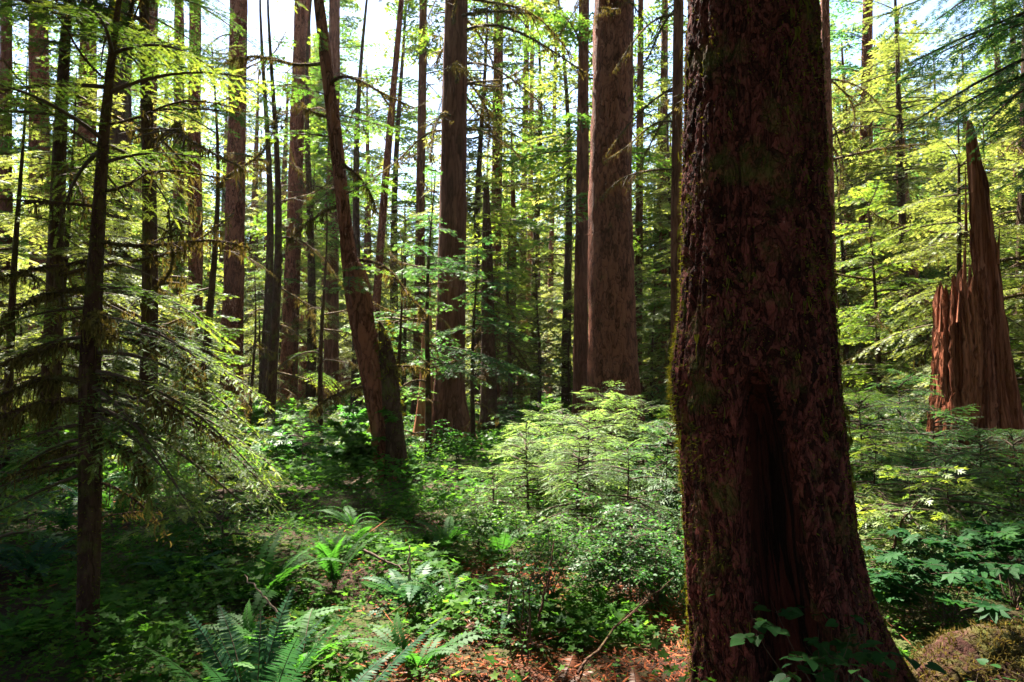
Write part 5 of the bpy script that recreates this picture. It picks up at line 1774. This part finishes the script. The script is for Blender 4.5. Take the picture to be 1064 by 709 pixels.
def leafy_shrub(name, label, x, y, H, R, nstem, nleaf, lsize, kind, mat, seed, group=None, cat='shrub', flat=0.5, bare=0.35, stem_r=0.006, lean=(0, 0), parts=True):
    r = np.random.default_rng(seed)
    base = np.array([x, y, gz(x, y)])
    root = tag(empty(name, base), label, cat, group)
    st, lf = MB(), MB()
    tips = []
    for k in range(nstem):
        a = r.uniform(0, 2 * PI)
        h = H * r.uniform(.4, 1.12)
        rr = R * r.uniform(.1, 1.15)
        t = np.linspace(0, 1, 9)
        w = r.normal(0, .03, 2)
        ax = np.stack([rr * math.cos(a) * t ** 1.6 + w[0] * np.sin(t * 7) + lean[0] * t, rr * math.sin(a) * t ** 1.6 + w[1] * np.sin(t * 6) + lean[1] * t, -0.03 + h * t * (1 - .15 * t)], 1)
        tube(st, ax, stem_r * (1 - .75 * t), 5, cap=False)
        for j in range(max(3, int(nleaf / nstem / 9))):
            u = r.uniform(bare, 1)
            i = min(7, int(u * 8))
            p = ax[i] + (ax[i + 1] - ax[i]) * (u * 8 - i)
            b = r.uniform(0, 2 * PI)
            l = R * r.uniform(.12, .75)
            e = np.linspace(0, 1, 5)
            tw = p + np.stack([math.cos(b) * l * e, math.sin(b) * l * e, l * (.35 * e - .25 * e ** 2) + r.normal(0, .02) * e], 1)
            tube(st, tw, stem_r * .35 * (1 - .6 * e), 3, cap=False)
            tips.append((tw, b))
    P_, D_ = [], []
    per = max(2, int(round(nleaf / max(1, len(tips)))))
    for tw, b in tips:
        u = np.linspace(.15, 1, per)
        p = np.stack([np.interp(u, np.linspace(0, 1, 5), tw[:, k]) for k in range(3)], 1)
        s = np.where(np.arange(per) % 2 == 0, 1, -1) * r.uniform(.5, 1.3, per)
        s[-1] = 0
        D_.append(np.stack([np.cos(b + s), np.sin(b + s), r.normal(-.1, .2, per)], 1)); P_.append(p)
    P_, D_ = np.concatenate(P_), np.concatenate(D_)
    k = len(P_)
    F = frames(D_, up=unit(np.stack([r.normal(0, flat, k), r.normal(0, flat, k), np.ones(k)], 1)))
    lf.inst(LEAF[kind], F * (lsize * r.uniform(.6, 1.2, k))[:, None, None], P_, r.normal(0, .16, k))
    st.build('stems', M['twig'], root)
    lf.build('leaves', M[mat], root)
    return root


def gx(px, D):
    return (px - CX) / FPX * D


leafy_shrub('vine_maple', 'bright green broad-leaved bush at the left foot of the leaning tree', gx(375, 10.6), 10.6, 1.25, .55, 8, 380, .15, 'palmate', 'leaf_lime', 801)
leafy_shrub('vine_maple', 'light green bush at the foot of the rough thick trunk on the left clearing', gx(272, 20), 20, 1.4, 1.0, 9, 420, .20, 'palmate', 'leaf_lime', 802)
leafy_shrub('vine_maple', 'spreading shaded broad-leaved bush left of the leaning tree', gx(330, 12.5), 12.5, 1.2, 1.2, 9, 420, .16, 'palmate', 'leaf', 803)
leafy_shrub('huckleberry', 'small-leaved bluish bush in the middle before the sunlit thicket', gx(622, 5.4), 5.4, .95, .62, 12, 3000, .030, 'ovate', 'leaf', 804)
leafy_shrub('huckleberry', 'airy small-leaved bush left of the bluish one, on bent bare stems', gx(568, 5.0), 5.0, 1.0, .50, 9, 1500, .030, 'ovate', 'leaf', 805, bare=.5)
leafy_shrub('huckleberry', 'small-leaved bush pressed between bluish bush and the giant trunk', gx(680, 5.2), 5.2, .75, .5, 9, 1500, .030, 'ovate', 'leaf', 806)
leafy_shrub('huckleberry', 'thin leggy bush with dark curved stems standing in red litter', gx(545, 4.2), 4.2, .80, .35, 6, 420, .028, 'ovate', 'leaf', 807, bare=.6)
leafy_shrub('huckleberry', 'pale sunlit bush left of the thicket, washed out by sun', gx(500, 6.6), 6.6, .75, .5, 8, 1400, .032, 'ovate', 'leaf_lime', 808)
leafy_shrub('vanilla_leaf', 'dark heart-leaved plant with white flower spike at the foot of the giant trunk', gx(858, 2.98), 2.98, .66, .40, 16, 260, .068, 'cordate', 'leaf_dark', 809, cat='plant', flat=.35, bare=.5, stem_r=.004)
leafy_shrub('devils_club', 'broad-leaved plant with large maple-like leaves above the mossy mound', gx(975, 4.5), 4.5, .66, .6, 11, 150, .105, 'palmate', 'leaf_dark', 810, cat='plant', flat=.25, bare=.7, stem_r=.006)
leafy_shrub('devils_club', 'large pale-leaved plant at the right picture edge behind the mossy mound', gx(1045, 4.9), 4.9, .78, .6, 11, 150, .115, 'palmate', 'leaf_dark', 811, cat='plant', flat=.25, bare=.7, stem_r=.006)
leafy_shrub('devils_club', 'broad-leaved plant close to the right root of the giant trunk', gx(930, 4.9), 4.9, .6, .5, 10, 120, .095, 'palmate', 'leaf_dark', 812, cat='plant', flat=.25, bare=.7, stem_r=.005)
leafy_shrub('vanilla_leaf', 'low heart-leaved plant at the bottom edge left of the bluish fern clump', gx(190, 3.0), 3.0, .22, .45, 8, 90, .06, 'cordate', 'leaf_lime', 813, cat='plant', flat=.3, bare=.5, stem_r=.003)
leafy_shrub('vanilla_leaf', 'dark low plant growing over the front of the mossy log mound', gx(1000, 3.15), 3.15, .34, .35, 9, 110, .05, 'cordate', 'leaf_dark', 815, cat='plant', flat=.35, bare=.4, stem_r=.003)
leafy_shrub('vanilla_leaf', 'low heart-leaved plant at the bottom edge below the leggy bush', gx(560, 2.9), 2.9, .2, .4, 8, 90, .05, 'cordate', 'leaf', 814, cat='plant', flat=.3, bare=.5, stem_r=.003)

# scattered shrubs
r = np.random.default_rng(850)
ss = []
tries = 0
while len(ss) < 60 and tries < 3000:
    tries += 1
    D = r.uniform(6, 30)
    px = r.uniform(-10, 1074)
    x = gx(px, D)
    if any((x - a) ** 2 + (D - b) ** 2 < 1.1 for a, b in ss) or (330 < px < 480 and D < 11):
        continue
    ss.append((x, D))
shk = None
protos = []
for k in range(4):
    pr = leafy_shrub('understory_shrub', 'x', 0, -500, (0.8, 1.0, .7, .9)[k], (.6, .8, .6, .7)[k], 8, (520, 520, 400, 400)[k], (.06, .07, .10, .09)[k], ('ovate', 'ovate', 'palmate', 'palmate')[k], ('leaf', 'leaf_lime', 'leaf', 'leaf_lime')[k], 860 + k)
    protos.append(pr)
pu = [False] * 4
for x, D in ss:
    k = int(r.integers(0, 4))
    o = protos[k] if not pu[k] else copy_tree(protos[k])
    pu[k] = True
    s = r.uniform(.7, 1.25)
    o.location = (x, D, gz(x, D)); o.scale = (s, s, s); o.rotation_euler = (0, 0, r.uniform(0, 6.28))
    MANY.append((o, ('small-leaved bush', 'light green oval-leaved bush', 'broad-leaved bush', 'light green broad-leaved bush')[k], 'shrub', 'shrubs of the understory', x, D))
for k in range(4):
    if not pu[k]:
        protos[k].location = (0, 28 + k, gz(0, 28 + k))
        MANY.append((protos[k], 'bush', 'shrub', 'shrubs of the understory', 0, 28 + k))

# small seedlings over the floor between
sk = []
for k in range(3):
    rr = np.random.default_rng(880 + k)
    fb, wb = MB(), MB()
    H = (.55, .75, .95)[k]
    t = np.linspace(0, 1, 6)
    tube(wb, np.stack([0 * t, 0 * t, -.03 + H * t], 1), .006 * (1 - .8 * t), 4)
    pos, az, ln, pitch = crown_boughs(rr, .1, H, .42, 34, .6)
    lay_boughs(fb, wb, pos, az, ln, pitch, 1, rr)
    sk.append((fb.mesh('crown', M[('hemlock', 'hemlock_blue', 'hemlock')[k]]), wb.mesh('stem', M['twig'])))
r = np.random.default_rng(890)
sd = []
tries = 0
while len(sd) < 90 and tries < 4000:
    tries += 1
    D = 5.0 + 22 * r.random()
    px = r.uniform(-10, 1074)
    x = gx(px, D)
    if any((x - a) ** 2 + (D - b) ** 2 < .8 for a, b in sd):
        continue
    if 300 < px < 470 and D < 11 or (x - 1.63) ** 2 + (D - 3.7) ** 2 < 1:
        continue
    sd.append((x, D))
    k = int(r.integers(0, 3))
    root = empty('hemlock_seedling', (x, D, gz(x, D)))
    obj_of('crown', sk[k][0], root); obj_of('stem', sk[k][1], root)
    s = r.uniform(.7, 1.5)
    root.scale = (s, s, s); root.rotation_euler = (0, 0, r.uniform(0, 6.28))
    MANY.append((root, ('feathery hemlock seedling', 'bluish hemlock seedling', 'bushy hemlock seedling')[k], 'seedling', 'hemlock seedlings on the forest floor', x, D))


# ------------------------------------------------------------------ sticks, mound, bits
def stick(label, pts, rad, mat, name='fallen_stick', twigs=3, seed=0):
    r = np.random.default_rng(seed)
    W = np.array([P(*p) for p in pts])
    base = W[0].copy()
    s = np.linspace(0, 1, len(W)); t = np.linspace(0, 1, 12)
    ax = np.stack([np.interp(t, s, W[:, k]) for k in range(3)], 1) - base
    ax[1:-1] += r.normal(0, .006, (10, 3))
    mb = MB()
    tube(mb, ax, rad * (1 - .6 * t), 7)
    L = np.linalg.norm(ax[-1])
    for k in range(twigs):
        i = int(r.integers(3, 10))
        d = unit(unit(ax[-1] - ax[0]) + r.normal(0, .6, 3))
        e = np.linspace(0, 1, 5)[:, None]
        tube(mb, ax[i] + d * e * L * r.uniform(.12, .3), rad * .4 * (1.1 - e[:, 0]), 4, cap=False)
    o = mb.build(name, M[mat], None, True)
    o.location = base
    tag(o, label, 'stick')


stick('pale broken twig rising from the shade above the bluish fern clump', [(288, 637, 3.9), (272, 617, 3.95), (254, 597, 4.0)], .007, 'twig_pale', seed=1, twigs=2)
stick('brown stick lying in the sun before the pale upright fern', [(378, 572, 5.3), (400, 583, 5.2), (424, 594, 5.1)], .013, 'twig', seed=2)
stick('mossy stick slanting up from the litter to the giant trunk', [(600, 700, 3.0), (650, 640, 3.5), (700, 600, 4.2)], .007, 'bark_moss', seed=4)
stick('short upright dead stub in the sunlit ferns', [(426, 602, 5.0), (425, 585, 5.0), (426, 567, 5.0)], .012, 'twig_pale', seed=5, twigs=0)
stick('curved bare stem among broad leaves right of the giant trunk', [(928, 570, 5.0), (938, 540, 5.0), (962, 515, 5.2)], .011, 'bark_moss', seed=6, twigs=4)
stick('thin bent stem standing on the red litter before the thicket', [(528, 640, 4.1), (533, 600, 4.15), (535, 575, 4.2)], .008, 'twig', seed=7, twigs=4)
stick('second bent stem right of the first before the thicket', [(560, 645, 4.0), (570, 600, 4.1), (576, 560, 4.2)], .009, 'bark_moss', seed=8, twigs=5)


def mound():
    r = np.random.default_rng(900)
    D = 3.55
    x = gx(1035, D)
    base = np.array([x, D, gz(x, D)])
    root = tag(empty('mossy_mound', base), 'rotting mossy log mound in the bottom right corner', 'log')
    mb = MB()
    t = np.linspace(0, 1, 60)
    ax = np.stack([-.75 + 1.9 * t, .15 * np.sin(t * 3) + .5 * (t - .4), -.06 + .10 * np.sin(t * PI) + .05 * t], 1)
    rad = .17 * (np.sin(np.clip(t * 1.1 + .03, 0, 1) * PI) ** .45) + .03

    def fn(RR, pts, a):
        A, Z = np.meshgrid(a, pts[:, 0])
        return RR * (1 + .30 * fbm(np.stack([np.cos(A).ravel() * 2, np.sin(A).ravel() * 2, Z.ravel() * 3.5], 1), 5).reshape(A.shape))
    V0 = ax
    tube(mb, V0, rad, 60, .5, True, fn)
    lo = mb.build('log', M['rot'], root, True)
    md = MB()
    v = mb.v[0]
    pk = r.integers(0, len(v) - 1, 26000)
    pk = pk[(v[pk, 2] > .02) & (fbm(v[pk] * 4, 3) > -.35)]
    c = np.stack([v[pk, 0], np.interp(v[pk, 0], ax[:, 0], ax[:, 1]), np.interp(v[pk, 0], ax[:, 0], ax[:, 2])], 1)
    nn = unit(v[pk] - c)
    moss_fuzz(md, v[pk] + nn * r.uniform(-.01, .03, len(pk))[:, None], nn, r, .030, .006)
    md.build('moss', M['moss'], root)
    ch = MB()
    for k in range(7):
        p = np.array([-.15 + .07 * k + r.normal(0, .04), -.30 + r.normal(0, .04), .10 + r.normal(0, .04)])
        d = unit(r.normal(0, 1, 3) * [1, .5, .5])
        e = np.linspace(0, 1, 4)[:, None]
        tube(ch, p + d * e * .09, .012 * (1.2 - e[:, 0]), 5)
    ch.build('wood_chips', M['twig_pale'], root)


mound()


def haze():
    m, nt_ = new_mat('forest_air')
    pv = nt_.nodes.new('ShaderNodeVolumePrincipled')
    pv.inputs['Color'].default_value = (0.95, 0.95, 0.9, 1)
    pv.inputs['Density'].default_value = 0.00012
    pv.inputs['Anisotropy'].default_value = 0.3
    o_ = nt_.nodes.new('ShaderNodeOutputMaterial')
    nt_.links.new(pv.outputs[0], o_.inputs['Volume'])
    mb = MB()
    v = np.array([(x, y, z) for z in (-3, 130) for y in (-70, 470) for x in (-710, 710)])
    mb.add(v, [[0, 2, 3, 1], [4, 5, 7, 6], [0, 1, 5, 4], [2, 6, 7, 3], [0, 4, 6, 2], [1, 3, 7, 5]])
    o = mb.build('haze', m)
    o['kind'] = 'stuff'


HAZE = True
if HAZE:
    haze()

# ------------------------------------------------------------------ labels for the many: by neighbouring landmark and rank
LAND = [(5, 28, 'left edge trunk'), (42, 28, 'grey-brown left trunk'), (93, 4.3, 'mossy sapling'), (155, 32, 'slim purplish trunk'), (240, 26, 'rough thick trunk'), (300, 30, 'sunlit-footed trunk'),
        (390, 11, 'leaning tree'), (470, 16, 'thick flared trunk'), (515, 26, 'violet-grey trunk'), (571, 46, 'lone pole trunk'), (637, 16, 'thick straight conifer'), (690, 30, 'dark thin trunk'),
        (790, 3.7, 'giant trunk'), (899, 28, 'hazy bluish trunk'), (1000, 9, 'jagged stump'), (1035, 9, 'tall spire')]
ORD = ['nearest', 'second nearest', 'third nearest', 'fourth nearest', 'fifth nearest', 'sixth nearest', 'seventh nearest', 'eighth nearest', 'ninth nearest', 'tenth nearest', 'eleventh nearest', 'twelfth nearest']
cl = {}
for o, phrase, cat, grp, x, y in MANY:
    px = CX + FPX * x / y
    lx, ld, nm = min(LAND, key=lambda a: abs(a[0] - px))
    dx = px - lx
    if abs(dx) < 12:
        rel = 'behind' if y > ld else 'in front of'
    elif y > ld * 1.25:
        rel = 'behind and ' + ('right' if dx > 0 else 'left') + ' of'
    elif y < ld * 0.8:
        rel = 'before and ' + ('right' if dx > 0 else 'left') + ' of'
    else:
        rel = ('right' if dx > 0 else 'left') + ' of'
    cl.setdefault((phrase, rel, nm, cat, grp), []).append((y, o))
for (phrase, rel, nm, cat, grp), rows in cl.items():
    rows.sort(key=lambda a: a[0])
    for k, (y, o) in enumerate(rows):
        lab = f'{phrase} {rel} the {nm}' + (f', {ORD[min(k, 11)]} of {len(rows)}' if len(rows) > 1 else '')
        tag(o, lab, cat, grp)

# ------------------------------------------------------------------ camera, light, sky
cam = bpy.data.cameras.new('camera')
cam.sensor_width = 36
cam.lens = 36 * FPX / 1064
cam.clip_end = 2000
cam.clip_start = 0.05
co = bpy.data.objects.new('camera', cam)
COL.objects.link(co)
co.location = (0, 0, CAMZ)
co.rotation_euler = (math.radians(90) + PITCH, 0, 0)
SC.camera = co

sl = bpy.data.lights.new('sun', 'SUN')
sl.energy = 5.0
sl.angle = math.radians(0.6)
sl.color = (1.0, 0.93, 0.80)
so = bpy.data.objects.new('sun', sl)
COL.objects.link(so)
so.rotation_euler = Vector(-SUN).to_track_quat('-Z', 'Y').to_euler()
so.location = (-10, 20, 30)

w = bpy.data.worlds.new('World')
SC.world = w
w.use_nodes = True
nt = w.node_tree
nt.nodes.clear()
sky = nt.nodes.new('ShaderNodeTexSky')
sky.sky_type = 'NISHITA'
sky.sun_disc = False
sky.sun_elevation = SUN_EL
sky.sun_rotation = -SUN_AZ_LEFT
sky.altitude = 300
sky.air_density = 1.0
sky.dust_density = 0.6
sky.ozone_density = 1.0
bg = nt.nodes.new('ShaderNodeBackground')
bg.inputs[1].default_value = 0.05
wo = nt.nodes.new('ShaderNodeOutputWorld')
nt.links.new(sky.outputs[0], bg.inputs[0])
nt.links.new(bg.outputs[0], wo.inputs[0])

SC.view_settings.view_transform = 'Standard'
SC.view_settings.look = 'None'
SC.view_settings.exposure = 3.2
SC.view_settings.gamma = 1
cy = SC.cycles
cy.max_bounces = 6
cy.diffuse_bounces = 3
cy.glossy_bounces = 2
cy.transmission_bounces = 3
cy.transparent_max_bounces = 4
cy.caustics_reflective = False
cy.caustics_refractive = False
cy.sample_clamp_indirect = 4.0
